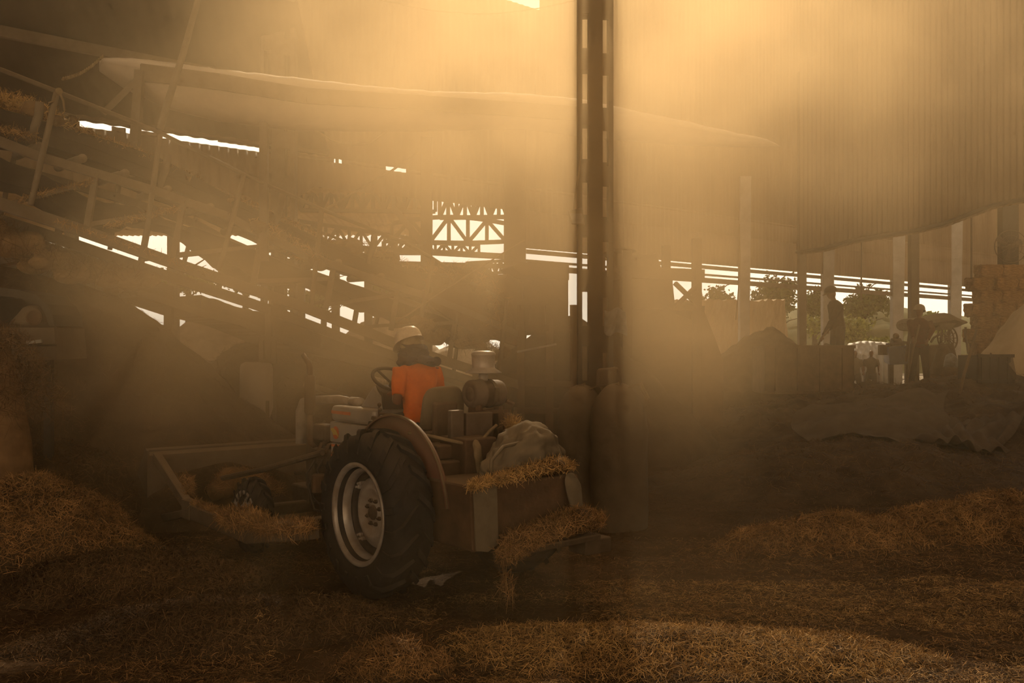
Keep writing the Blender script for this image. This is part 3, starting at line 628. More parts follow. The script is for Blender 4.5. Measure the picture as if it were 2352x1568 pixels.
# bulk bags in front of the column
def bulk_bag(label,px,D,wpx,ytop,seed):
    rs=random.Random(seed); x=(px-1176)/F*D; w=wpx/F*D/2; zt=at(px,ytop,D).z
    r=thing('bulk_bag',label,'bag',(x,D,0),group=None); secs=[]
    prof=[(-.08,.96),(.03,1.0),(.2,1.03),(.45,1.04),(.62,1.03),(.76,1.0),(.86,.90),(.93,.73),(.98,.44),(1.0,.10)]
    for h,f in prof:
        secs.append((V((x+rs.uniform(-.01,.01),D,h*zt)),V((w*f,0,0)),V((0,w*f*.95,0))))
    b=MB(); b.loft(secs,26); o=b.build('bag_body',M['bag'],r,True,True)
    tx=bpy.data.textures.new('folds',type='CLOUDS'); tx.noise_scale=.28; d=o.modifiers.new('sub','SUBSURF'); d.levels=d.render_levels=2
    d=o.modifiers.new('disp','DISPLACE'); d.texture=tx; d.strength=.07; d.texture_coords='OBJECT'
    b=MB(); 
    for k in range(4):
        a=k*PI/2+.6; p=V((x+math.cos(a)*w*.55,D+math.sin(a)*w*.5,zt*.93)); b.tube([p-V((0,0,.15)),p+V((0,0,.05)),p+V((.12,0,.10)),p+V((.2,0,-.08))],.02,6)
    b.build('lifting_loop',M['rope'],r,True); return r
bulk_bag('tall rounded dusty bulk bag at the foot of the column, right one of the pair',1421,11.0,128,876,1)
bulk_bag('tall dusty bulk bag at the foot of the column, left one of the pair',1336,11.4,108,880,2)
b=MB(); D=11.25; b.hexa([at(1368,890,D),at(1430,888,D),at(1430,888,D+.5),at(1368,890,D+.5),at(1370,846,D),at(1422,842,D),at(1420,842,D+.4),at(1374,846,D+.4)])
tag(b.build('folded_sack',M['bag'],mods=[BEV(.04,3)]),'folded sack lying on top of the two bulk bags','sack')
# ------------------------------------------------------------------ tractor (local: x forward, y left, z up)
TO=V((-.56,8.55,0)); TR=math.atan2(.785,-.62)
TM=Matrix.Translation(TO)@Matrix.Rotation(TR,4,'Z')
def TL(x,y,z): return TM@V((x,y,z))
tr=thing('tractor','small silver and maroon farm tractor with front push bucket and loaded rear box','tractor',TO,TR)
def wheel(y,side,x,R,Wd,rr,nm,lugs,near):
    """side +1 = outer face towards +y"""
    c=V((x,y,R)); ax=(0,side,0); h=Wd/2
    prof=[(rr-.015,-h*.72),(rr+.02,-h*.80),(rr+(R-rr)*.45,-h*1.0),(R-.085,-h*.93),(R-.045,-h*.70),(R-.03,0),(R-.045,h*.70),(R-.085,h*.93),(rr+(R-rr)*.45,h*1.0),(rr+.02,h*.80),(rr-.015,h*.72),(rr-.02,0)]
    b=MB(); b.lathe(prof,c,ax,56,close=True)
    a=V(ax); u=V((1,0,0)); w=V((0,0,1))
    def P(ang,r,t): return c+a*t+(u*math.cos(ang)+w*math.sin(ang))*r
    for k in range(lugs):
        for sgn in (1,-1):
            a0=2*PI*(k+(.5 if sgn<0 else 0))/lugs; da=2*PI/lugs
            for j in range(4):   # chevron lug, swept from centre to shoulder
                t0=sgn*h*(.02+.24*j); t1=sgn*h*(.02+.24*(j+1)); s0=a0+da*.95*(j/4)**1.15; s1=a0+da*.95*((j+1)/4)**1.15; wd=da*.17
                r0=R-.05-(.03 if j==3 else 0); r1=R+ (.0 if j<3 else -.012); r1b=R+(.0 if j<2 else -.012 if j==2 else -.075)
                q=[P(s0-wd,r0,t0),P(s0+wd,r0,t0),P(s1+wd,r0-.02*(j>2),t1),P(s1-wd,r0-.02*(j>2),t1),P(s0-wd*.8,r1,t0),P(s0+wd*.8,r1,t0),P(s1+wd*.8,r1b,t1),P(s1-wd*.8,r1b,t1)]
                b.hexa(q)
            t2=sgn*h*.98; t3=sgn*h*1.02; s2=a0+da*.95; b.hexa([P(s2-wd,R-.09,t2*.93),P(s2+wd,R-.09,t2*.93),P(s2+wd*1.2,R-.19,t3),P(s2-wd*.6,R-.19,t3),P(s2-wd*.8,R-.07,t2*.97),P(s2+wd*.8,R-.07,t2*.97),P(s2+wd,R-.18,t3*1.05),P(s2-wd*.5,R-.18,t3*1.05)])
    ty=b.build(nm,M['tyre'],tr)
    ty.data.polygons.foreach_set('use_smooth',[i<56*12 for i in range(len(ty.data.polygons))])
    b=MB(); f=h*.80   # rim barrel: lip, step, drop well
    rp=[(rr+.035,f+.012),(rr+.03,f+.02),(rr+.005,f+.02),(rr-.008,f-.005),(rr-.012,f-.055),(rr-.035,f-.065),(rr-.042,f-.10),(rr-.045,-f*.3),(rr-.02,-f),(rr+.03,-f-.01),(rr+.035,-f),(rr-.005,-f+.01),(rr-.028,-f*.3),(rr-.025,f-.08)]
    b.lathe(rp,c,ax,64,close=True); o=b.build('rim',M['rim'],ty,smooth=True)
    dx=-.02 if R>.5 else .03
    s_=rr/.36
    dp=[(0,dx+.035),(.055*s_,dx+.035),(.062*s_,dx+.03),(.10*s_,dx+.025),(.125*s_,dx+.02),(.15*s_,dx+.03),(.175*s_,dx+.055),(.195*s_,dx+.06),(.225*s_,dx+.035),(.262*s_,dx+.02),(.272*s_,dx+.01),(.272*s_,dx-.004),(.2*s_,dx-.004),(0,dx-.004)]
    b=MB(); b.lathe(dp,c,ax,48); b.build('wheel_disc',M['rim'],ty,smooth=True)
    b=MB(); b.lathe([(rr-.05,-f*.55),(rr-.05,f-.12),(rr-.075,f-.12),(rr-.075,-f*.5),(.27*s_,dx-.02),(.25*s_,dx-.03),(0,dx-.03),(0,dx-.05),(rr-.06,-f*.6)],c,ax,48); b.build('wheel_well',M['rimdark'],ty,smooth=True)
    b=MB(); b.lathe([(0,dx+.055),(.045*s_,dx+.055),(.056*s_,dx+.045),(.058*s_,dx+.03)],c,ax,20); b.build('hub_cap',M['iron'],ty,smooth=True)
    for k in range(8):
        an=2*PI*(k+.5)/8; p=P(an,.093*s_,dx+.025); b=MB(); b.lathe([(.017*s_,0),(.017*s_,.018),(.009*s_,.02),(.008*s_,.032),(0,.032)],p,ax,6); b.build('wheel_nut',M['iron'],ty)
    for k in range(4 if R>.5 else 0):
        an=2*PI*(k+.3)/4+.25
        for dd in (-.07,.07):
            p=P(an+dd,rr-.085,dx+.01); b=MB(); b.lathe([(.02,-.02),(.02,.03),(.012,.035),(.010,.055),(0,.055)],p,ax,8); b.bar(p-a*.012,P(an+dd,rr-.035,dx),.035,.02); b.build('rim_bolt',M['rim'],ty)
    return ty
wheel(.71,1,0,.68,.38,.385,'rear_wheel',19,True)
wheel(-.71,-1,0,.68,.38,.385,'rear_wheel',19,False)
wheel(.80,1,2.19,.37,.20,.215,'front_wheel',17,True)
wheel(-.80,-1,2.19,.37,.20,.215,'front_wheel',17,False)
def fender(s):
    b=MB(); n=26; R0=.785; a0,a1=math.radians(-8),math.radians(172); pts=[]
    inn=[V((math.cos(a0+(a1-a0)*i/n)*R0*-1*-1,s*.50,.68+math.sin(a0+(a1-a0)*i/n)*R0)) for i in range(n+1)]
    low_=[V((p.x*.55,s*.50,.68+(p.z-.68)*.35)) for p in inn]
    b.sheet([low_,inn]); 
    inn2=[p+V((0,s*.028,0.0)) for p in inn]; inn3=[V((p.x*.985,p.y+s*.012,.68+(p.z-.68)*.985)) for p in inn2]
    b.sheet([inn,inn2]); b.sheet([inn2,inn3])
    o=b.build('fender',M['maroon'],tr,smooth=True,mods=[SOL(.006)]); 
    b=MB(); b.tube([p+V((0,s*.03,0)) for p in inn],.009,6); b.build('fender_lip',M['seat'],o,smooth=True)
fender(1); fender(-1)
# chassis, gearbox, engine
b=MB(); b.box((-.25,-.22,.45),(.9,.22,.85)); b.box((-.15,-.5,.56),(.15,.5,.80)); b.lathe([(.14,-.5),(.14,.5)],(0,0,.68),(0,1,0),16); b.box((.2,-.48,.72),(.95,.48,.76)); b.build('gearbox',M['iron'],tr,mods=[BEV(.02)])
b=MB(); b.box((.9,-.20,.55),(2.02,.20,1.02)); b.box((1.2,-.14,1.02),(1.98,.14,1.16)); b.box((1.6,.18,.85),(2.0,.27,1.02)); b.box((1.66,.16,1.1),(1.9,.30,1.26)); b.build('engine',M['iron'],tr,mods=[BEV(.02)])
for i in range(4):
    x=1.38+.15*i; b=MB(); b.tube([(x,.16,1.08),(x,.24,1.06),(x,.27,.98)],.022,6); b.build('exhaust_port',M['rust'],tr); b=MB(); b.tube([(x,.2,.75),(x,.30,.70),(x+.08,.31,.62)],.010,5); b.build('fuel_line',M['rust'],tr)
b=MB(); b.lathe([(0,0),(.07,0),(.07,.16),(.05,.18),(0,.18)],(1.75,.31,.60),(0,0,1),14); b.build('oil_filter',M['rust'],tr)
b=MB(); b.lathe([(0,0),(.06,0),(.06,.12),(0,.12)],(1.0,.28,.72),(0,1,0),14); b.build('fuel_pump',M['rust'],tr)
b=MB(); 
for k,(y,zz) in enumerate(((.30,.95),(.33,.85),(.28,1.02))): b.tube([(1.9-.1*k,y-.06,zz),(1.98-.1*k,y+.03,zz-.2),(1.85-.08*k,y+.02,zz-.42),(1.6-.1*k,y-.02,.42)],.012,6)
b.build('hose',M['black'],tr,smooth=True)
b=MB(); b.box((2.06,-.22,.50),(2.22,.22,1.10)); b.box((2.1,-.24,.42),(2.5,.24,.60)); b.box((2.08,-.18,1.1),(2.2,.18,1.16)); b.build('radiator',M['iron'],tr,mods=[BEV(.02)])
b=MB(); b.bar((2.19,-.75,.40),(2.19,.75,.40),.10,.12); b.build('front_axle',M['iron'],tr,mods=[BEV(.02)])
# silver tank / cowl with stripes
hd=MB(); hd.loft([((.98,0,1.20),(0,.25,0),(0,0,.27)),((1.02,0,1.20),(0,.27,0),(0,0,.29)),((1.32,0,1.20),(0,.27,0),(0,0,.285)),((1.355,0,1.20),(0,.255,0),(0,0,.27))],24)
hd=MB(); hd.box((.80,-.255,1.30),(1.62,.255,1.455)); hd2=hd.build('hood_panel',M['silver'],tr,mods=[BEV(.045,4)])
b=MB(); b.box((.86,-.262,1.10),(1.615,.262,1.295)); b.build('hood_panel',M['silver'],tr,mods=[BEV(.012,2)])
b=MB(); b.box((1.25,-.255,.93),(1.61,.255,1.093)); b.build('hood_panel',M['silver'],tr,mods=[BEV(.012,2)])
def decal(pts,name,m,par=tr,y=.2645,t=.003): b=MB(); b.slab([V((x,y,z)) for x,z in pts],V((0,t,0))); o=b.build(name,M[m],par); return o
o=decal([(1.22,1.375),(1.595,1.375),(1.595,1.405),(1.22,1.405)],'orange_stripe','orange_decal',y=.2545); 
o=decal([(1.33,1.055),(1.595,1.055),(1.595,1.08),(1.33,1.08)],'orange_stripe','orange_decal',y=.2545)
o=decal([(1.49+.06*math.cos(t),1.195+.062*math.sin(t)) for t in np.linspace(0,2*PI,25)[:-1]],'round_emblem','orange_decal')
leaf=[(x+.255,z) for x,z in [(1.335,1.225),(1.30,1.238),(1.26,1.236),(1.22,1.215),(1.185,1.175),(1.165,1.15),(1.20,1.172),(1.235,1.178),(1.265,1.168),(1.285,1.182),(1.31,1.21)]]
decal(leaf,'emblem_leaf','yellow_decal',par=o,y=.2680)
decal([(1.56+.035*math.cos(t),.975+.04*math.sin(t)) for t in np.linspace(0,2*PI,17)[:-1]],'red_emblem','orange_decal',y=.2555)
# dash, steering wheel
b=MB(); b.hexa([(.78,-.17,1.44),(1.22,-.17,1.44),(1.22,.17,1.44),(.78,.17,1.44),(.84,-.15,1.56),(1.02,-.13,1.66),(1.02,.13,1.66),(.84,.15,1.56)]); b.build('dashboard',M['silver'],tr,mods=[BEV(.025,3)])
b=MB(); b.hexa([(.795,-.145,1.47),(.80,-.145,1.46),(.80,.145,1.46),(.795,.145,1.47),(.835,-.135,1.585),(.99,-.12,1.665),(.99,.12,1.665),(.835,.135,1.585)]); b.hexa([(.77,-.16,1.45),(.80,-.16,1.45),(.80,.16,1.45),(.77,.16,1.45),(.825,-.14,1.60),(.86,-.14,1.62),(.86,.14,1.62),(.825,.14,1.60)]); b.build('instrument_panel',M['black'],tr)
sc_=V((.86,0,1.715)); sa=V((-.50,0,.86)).normalized(); su=sa.cross(V((0,1,0))).normalized(); 
ring=[sc_+(su*math.cos(t)+V((0,1,0))*math.sin(t))*.205 for t in np.linspace(0,2*PI,37)]
sw=MB(); sw.tube(ring,.0165,8,cap=False); sp=sw.build('steering_wheel',M['black'],tr,smooth=True)
b=MB(); hubp=sc_-sa*.05
for an in (.6,.6+2*PI/3,.6+4*PI/3): b.tube([hubp,hubp*.4+.6*(sc_+(su*math.cos(an)+V((0,1,0))*math.sin(an))*.205),sc_+(su*math.cos(an)+V((0,1,0))*math.sin(an))*.205],.012,6)
b.lathe([(.035,-.02),(.035,.02),(.02,.03),(0,.03)],hubp,sa,14); b.build('wheel_spokes',M['black'],sp,smooth=True)
b=MB(); b.tube([hubp,(.98,0,1.5)],.022,8); b.build('steering_column',M['black'],tr)
b=MB()
for x,y,z1 in ((.72,.24,1.50),(.66,.27,1.46),(.70,-.22,1.5)): b.tube([(x+.05,y,1.15),(x,y,z1)],.009,6); b.ball((x,y,z1),.02,8,6)
b.bar((.60,.18,1.34),(.80,.26,1.38),.05,.03); b.tube([(.55,.20,1.42),(.62,.30,1.43)],.012,6); b.build('control_lever',M['iron'],tr)
# exhaust stack, long pipe
b=MB(); b.tube([(1.96,.20,1.0),(1.96,.29,1.06),(1.96,.30,1.36)],.034,12); b.tube([(1.96,.30,1.34),(1.96,.30,1.37),(1.96,.30,1.72),(1.96,.30,1.74)],[.036,.055,.055,.036],16); b.tube([(1.96,.30,1.72),(1.96,.30,1.80),(1.98,.30,1.85),(2.05,.33,1.94)],[.03,.03,.028,.024],12); b.build('exhaust_stack',M['rust'],tr,smooth=True)
b=MB(); b.tube([(1.45,.10,1.49),(1.7,.11,1.50),(2.2,.12,1.47),(2.45,.12,1.43),(2.52,.12,1.33),(2.52,.12,1.0)],[.035,.042,.045,.055,.055,.055],12); b.tube([(1.30,.10,1.49),(1.48,.10,1.49)],.045,12); b.build('intake_pipe',M['steelclean'],tr,smooth=True)
# seat
b=MB(); secs=[]
def seatback():
    b=MB(); g=[]
    for j in range(9):
        v=j/8; z=1.30+.385*v; row=[]; hw=.225*(1-.18*v**4)
        for i in range(13):
            q=-1+2*i/12; x=.13-.05*v+.05*(q*q)*1.3; row.append(V((x-.02*math.sin(PI*v),-.06+q*hw*(1 if v<.9 else .93),z-(.035*abs(q)**4 if v>.8 else 0))))
        g.append(row)
    b.sheet(g); return b
seatback().build('seat_back',M['seat'],tr,smooth=True,mods=[SOL(.03),SUB(1)])
b=MB(); b.box((.12,-.23,1.20),(.60,.23,1.28)); b.build('seat_cushion',M['seat'],tr,mods=[BEV(.03,3)])
b=MB(); b.box((.02,-.20,.85),(.45,.20,1.2)); b.box((.0,-.12,1.20),(.06,.12,1.55)); b.build('seat_bracket',M['rust'],tr,mods=[BEV(.02)])
# rear frame and three-point linkage clutter
b=MB(); b.box((-.42,-.40,.50),(-.10,.40,1.10)); b.box((-.30,-.45,1.10),(-.05,.30,1.22)); b.box((-.50,-.16,.80),(-.12,.16,1.28)); b.bar((-.15,.38,.62),(-.75,.42,.72),.06,.08); b.bar((-.15,-.38,.62),(-.75,-.42,.72),.06,.08); b.bar((-.12,0,1.1),(-.62,.0,.98),.06,.06)
b.build('rear_frame',M['rust'],tr,mods=[BEV(.015)])
b=MB(); b.box((-.26,-.30,1.20),(-.20,-.02,1.47)); b.box((-.30,.03,1.22),(-.24,.16,1.50)); b.build('bracket_plate',M['airfilter'],tr,mods=[BEV(.01)])
# air cleaner with pre-cleaner bowl
b=MB(); b.lathe([(0,.0),(.06,.0),(.065,.008),(.07,0),(.112,.0),(.122,.012),(.122,.10),(.128,.105),(.128,.12),(.12,.125),(.118,.30),(.11,.33),(.05,.345),(0,.345)],(-.07,-.19,1.615),(0,-1,0),28); ac=b.build('air_cleaner',M['airfilter'],tr,smooth=True)
b=MB(); b.lathe([(.118,.0),(.127,.0),(.127,.03),(.118,.03)],(-.07,-.38,1.615),(0,-1,0),28,close=True); b.box((-.21,-.41,1.55),(-.19,-.37,1.67)); b.build('clamp_band',M['iron'],ac)
b=MB(); b.tube([(-.07,-.34,1.72),(-.07,-.34,1.79)],.04,12); b.lathe([(.0,-.01),(.095,-.01),(.155,-.035),(.16,-.03),(.105,.005),(.10,.02),(.103,.115),(.108,.118),(.108,.135),(.09,.152),(.05,.16),(0,.16)],(-.07,-.34,1.83),(0,0,1),28); b.build('pre_cleaner_bowl',M['steelclean'],tr,smooth=True)
b=MB(); b.tube([(-.12,-.25,1.52),(-.14,-.24,1.38),(-.14,-.22,1.2)],.035,10); b.bar((-.16,-.54,1.46),(-.16,-.14,1.46),.04,.03); b.bar((-.14,-.45,1.5),(-.18,-.42,1.0),.07,.05); b.bar((-.10,-.2,1.5),(-.1,-.15,1.15),.05,.05); b.tube([(-.19,-.5,1.55),(-.22,-.56,1.52)],.02,6); b.build('air_cleaner_stand',M['rust'],tr)
# rear box
def px_(x,y,z): return V((x,y,z))
b=MB(); b.hexa([(-1.08,-.62,.50),(-1.08,.50,.50),(-.48,.50,.50),(-.48,-.62,.50),(-1.06,-.56,1.00),(-1.06,.52,1.00),(-.48,.52,1.00),(-.48,-.56,1.00)]); bx=b.build('rear_box',M['rust'],tr,mods=[BEV(.02)])
b=MB(); b.slab([(-1.095,.515,1.0),(-1.10,.30,1.01),(-1.12,.30,.55),(-1.12,.40,.50),(-1.11,.50,.52)],V((.012,0,0))); b.build('steel_patch',M['canvas'],bx)
b=MB(); b.bar((-1.19,-.60,.52),(-1.19,.30,.50),.20,.05); b.bar((-1.05,-.55,.50),(-1.22,-.55,.50),.05,.06); b.box((-1.26,-.74,.38),(-1.05,-.46,.50)); b.build('rear_step',M['iron'],bx,mods=[BEV(.012)])
b=MB(); b.hexa([(-.9,-.80,.42),(-.5,-.80,.42),(-.5,-.74,.42),(-.9,-.74,.42),(-.95,-.60,1.04),(-.5,-.60,1.04),(-.5,-.55,1.04),(-.95,-.55,1.04)]); b.build('side_plate',M['steel'],bx)
b=MB(); b.tube([(-1.02,.30,1.0),(-.98,.26,1.16),(-.92,.10,1.25),(-.9,-.1,1.27),(-.9,-.25,1.2)],.015,8); b.build('hoop_handle',M['canvas'],bx,smooth=True)
# push bucket and arms
b=MB(); 
g=[]
for j,(x,z) in enumerate(((4.86,.02),(4.45,.0),(4.20,.04),(4.12,.20),(4.10,.45),(4.12,.80),(4.16,.86))):
    g.append([V((x,1.2-2.4*i/8,z)) for i in range(9)])
b.sheet(g); bk=b.build('push_bucket',M['steel'],tr,mods=[SOL(.016)])
for s in (1.2,-1.2): b=MB(); b.slab([(4.86,s,.02),(4.45,s,0),(4.20,s,.0),(4.10,s,.1),(4.08,s,.86),(4.18,s,.86),(4.4,s,.6)],V((0,-.02*(1 if s>0 else -1),0))); b.build('side_cheek',M['steel'],bk)
b=MB(); b.tube([(4.15,1.2,.86),(4.15,-1.2,.86)],.022,8); b.build('top_lip',M['steel'],bk)
for s in (1,-1):
    y=s*1.1
    b=MB(); b.bar((3.05,y,.33),(1.55,y,.30),.09,.15); b.bar((1.55,y,.30),(.45,s*1.02,.50),.09,.14); b.bar((3.02,y,.33),(4.08,y,.79),.085,.11); b.bar((3.1,y,.30),(4.05,y,.10),.07,.08); b.box((2.95,y-.05,.24),(3.18,y+.05,.44)); b.build('push_arm',M['steel_pale'] if False else M['steel'],tr,mods=[BEV(.008,1)])
b=MB(); b.bar((.9,-1.05,.46),(.9,1.05,.46),.12,.12); b.bar((1.6,-1.1,.31),(1.6,1.1,.31),.10,.10); b.build('cross_beam',M['steel'],tr,mods=[BEV(.01)])
b=MB(); b.tube([(1.6,.35,1.0),(2.6,.5,.75),(3.9,.5,.5)],.03,8); b.tube([(1.6,-.35,1.0),(2.6,-.5,.75),(3.9,-.5,.5)],.03,8); b.build('lift_cylinder',M['iron'],tr)
# canvas tarp bundle, ropes and straw resting on the tractor
def crumple(name,label,secs,m,parent=None,strength=.06,scale=.12,cat='tarp'):
    b=MB(); b.loft(secs,24); o=b.build(name,M[m],None,smooth=True)
    d=o.modifiers.new('sub','SUBSURF'); d.levels=d.render_levels=2
    tx=bpy.data.textures.new('crumple',type='CLOUDS'); tx.noise_scale=scale; d=o.modifiers.new('disp','DISPLACE'); d.texture=tx; d.strength=strength; d.texture_coords='GLOBAL'
    return tag(o,label,cat)
S=lambda x,y,z,a,c,dx=0: (TL(x,y,z),TM.to_3x3()@V((a,0,dx)),V((0,0,c)))
crumple('canvas_bundle','crumpled grey canvas bundle lying in the rear box of the tractor',[S(-.80,.18,1.02,.10,.04),S(-.80,.06,1.07,.20,.10),S(-.78,-.08,1.12,.25,.18),S(-.76,-.22,1.18,.26,.25),S(-.74,-.38,1.17,.25,.24),S(-.73,-.50,1.10,.2,.17),S(-.72,-.60,1.03,.10,.08)],'canvas',strength=.13,scale=.09)
crumple('hanging_canvas','narrow grey canvas flap hanging over the right rear corner of the box',[S(-1.12,-.42,1.02,.05,.03),(TL(-1.13,-.44,.93),TM.to_3x3()@V((0,.09,0)),TM.to_3x3()@V((.03,0,0))),(TL(-1.14,-.46,.80),TM.to_3x3()@V((0,.075,0)),TM.to_3x3()@V((.025,0,0))),(TL(-1.15,-.49,.66),TM.to_3x3()@V((0,.05,0)),TM.to_3x3()@V((.02,0,0))),(TL(-1.155,-.52,.58),TM.to_3x3()@V((0,.02,0)),TM.to_3x3()@V((.012,0,0)))],'canvas',strength=.02)
crumple('grey_cloth','grey cloth draped behind the air cleaner above the tractor rear box',[S(-.42,-.30,1.30,.06,.03),S(-.46,-.42,1.27,.14,.06),S(-.50,-.56,1.22,.18,.08),S(-.55,-.70,1.16,.15,.07),S(-.6,-.8,1.1,.05,.03)],'canvas',strength=.04)
b=MB(); q=[TL(-.2,.52,1.33),TL(-.3,.40,1.31),TL(-.42,.22,1.26),TL(-.48,.10,1.23),TL(-.47,-.02,1.25),TL(-.42,-.14,1.32),TL(-.36,-.26,1.36)]; b.tube(q,[.014]*7,8); tag(b.build('tow_rope',M['rope'],smooth=True),'pale rope slung between the fender and the air cleaner stand','rope')
crumple('hanging_rag','knotted pale rag hanging from the slung rope behind the seat',[(TL(-.50,.06,1.27),TM.to_3x3()@V((0,.02,0)),TM.to_3x3()@V((.015,0,0))),(TL(-.50,.05,1.22),TM.to_3x3()@V((0,.045,0)),TM.to_3x3()@V((.03,0,0))),(TL(-.505,.04,1.14),TM.to_3x3()@V((0,.035,0)),TM.to_3x3()@V((.02,0,0))),(TL(-.51,.02,1.02),TM.to_3x3()@V((0,.045,0)),TM.to_3x3()@V((.02,0,0))),(TL(-.51,-.01,.90),TM.to_3x3()@V((0,.012,0)),TM.to_3x3()@V((.01,0,0)))],'rope',strength=.02,scale=.05,cat='rag')
def straw_clump(label,pts,rads,n,length,m='straw_gold',sw=.004,droop=0,core=True):
    pts=[TL(*p) for p in pts]; r=thing('straw_clump',label,'straw',pts[len(pts)//2])
    if core:
        b=MB()
        for i in range(len(pts)-1):
            for f in (0,.5):
                p=pts[i]*(1-f)+pts[i+1]*f; rr=V(rads[i])*(1-f)+V(rads[i+1])*f; b.ball(p,rr*.95,10,7,.10)
        b.build('straw_core',M['straw_dark'],r,True,mods=[('REMESH',dict(mode='VOXEL',voxel_size=.02))])
    P,N=blob_pts(n,pts,[tuple(x) for x in rads]); strands('loose_straw',P,N,length,sw,M[m],r,lift=.75,droop=droop); return r
straw_clump('golden straw heaped along the top edge of the rear box',[(-1.12,.56,1.0),(-1.08,.36,1.02),(-1.08,.15,1.03),(-1.06,-.08,1.06),(-1.04,-.30,1.08),(-1.02,-.48,1.06)],[(.02,.03,.01),(.05,.05,.02),(.09,.09,.035),(.12,.11,.06),(.12,.11,.07),(.07,.07,.04)],3000,.11)
straw_clump('straw piled on the rear step below the box',[(-1.28,.36,.47),(-1.28,.24,.56),(-1.27,.06,.60),(-1.26,-.16,.63),(-1.25,-.38,.66),(-1.22,-.58,.64)],[(.07,.06,.07),(.11,.10,.10),(.13,.12,.08),(.13,.12,.09),(.15,.14,.11),(.11,.10,.08)],5200,.13,'straw')
straw_clump('long straws dangling from the left end of the rear step',[(-1.33,.40,.42),(-1.33,.38,.30),(-1.33,.33,.26)],[(.04,.04,.04),(.03,.05,.04),(.02,.04,.03)],90,.15,'straw',.005,.8,False)
straw_clump('shaggy straw bundle hanging over the push arm between the wheels',[(2.05,1.13,.40),(1.85,1.13,.43),(1.6,1.13,.45),(1.35,1.12,.46),(1.1,1.11,.44)],[(.07,.10,.05),(.12,.14,.09),(.14,.15,.11),(.12,.13,.09),(.08,.1,.06)],3000,.15,'straw',.0045,.35)
straw_clump('straw lying on the rear part of the push arm beside the rear wheel',[(1.1,1.10,.44),(.85,1.08,.48),(.62,1.06,.52),(.45,1.05,.54)],[(.08,.09,.05),(.10,.10,.07),(.10,.10,.06),(.06,.07,.04)],1600,.13,'straw',.004,.35)
straw_clump('straw caught on the upper brace of the push arm, behind the bucket',[(3.25,1.05,.46),(3.5,1.0,.50),(3.7,.95,.52),(3.85,.9,.50)],[(.05,.06,.04),(.10,.12,.10),(.12,.14,.12),(.08,.1,.06)],1400,.13,'straw')
straw_clump('rounded straw ball resting against the back of the bucket',[(3.75,.55,.40),(3.8,.35,.48),(3.8,.1,.45),(3.8,-.2,.3)],[(.10,.12,.12),(.18,.22,.18),(.18,.2,.16),(.12,.15,.12)],1800,.13,'straw')
straw_clump('thin straw wisp lying on the push arm in front of the front wheel',[(2.3,1.1,.42),(2.6,1.1,.42),(2.95,1.1,.43)],[(.05,.05,.02),(.05,.05,.025),(.05,.05,.02)],500,.10,'straw')
straw_clump('golden straw and twine hanging under the air cleaner',[(-.35,-.42,1.42),(-.42,-.44,1.30),(-.50,-.48,1.20),(-.60,-.55,1.14)],[(.03,.04,.04),(.05,.06,.06),(.06,.08,.05),(.05,.06,.03)],900,.16,'straw_gold',.0035,.55,False)
# ------------------------------------------------------------------ people
def ell(b,c,ax,ay,az,n=14,m=10):
    c=V(c); secs=[]
    for i in range(m+1):
        t=-1+2*i/m; r=math.sqrt(max(0.0004,1-t*t)); secs.append((c+V(az)*t,V(ax)*r,V(ay)*r))
    b.loft(secs,n)
def hand(b,wr,el,s,fwd,curl=.9,grip=None,up=V((0,0,1))):
    """palm, four unequal bent fingers and a side thumb"""
    d=(V(fwd)).normalized(); a=d.cross(up).normalized()*s; nrm=a.cross(d).normalized()*s
    palm=V(wr)+d*.045
    b.loft([(V(wr)-d*.01,a*.026,nrm*.02),(palm,a*.04,nrm*.017),(palm+d*.045,a*.042,nrm*.014)],10)
    for k,(o,L) in enumerate(((-.030,.066),(-.010,.078),(.011,.074),(.030,.058))):
        p0=palm+d*.04+a*o; d1=(d*math.cos(curl*.5)-nrm*math.sin(curl*.5)); d2=(d*math.cos(curl*1.4)-nrm*math.sin(curl*1.4)); p1=p0+d1*L*.5; p2=p1+d2*L*.5
        b.tube([p0,p1,p2],[.0105,.0095,.0075],7)
    t0=palm-a*.034-d*.01; t1=t0-a*.022+d*.026-nrm*.010; t2=t1+d*.026-nrm*.018; b.tube([t0,t1,t2],[.0125,.011,.0085],7)
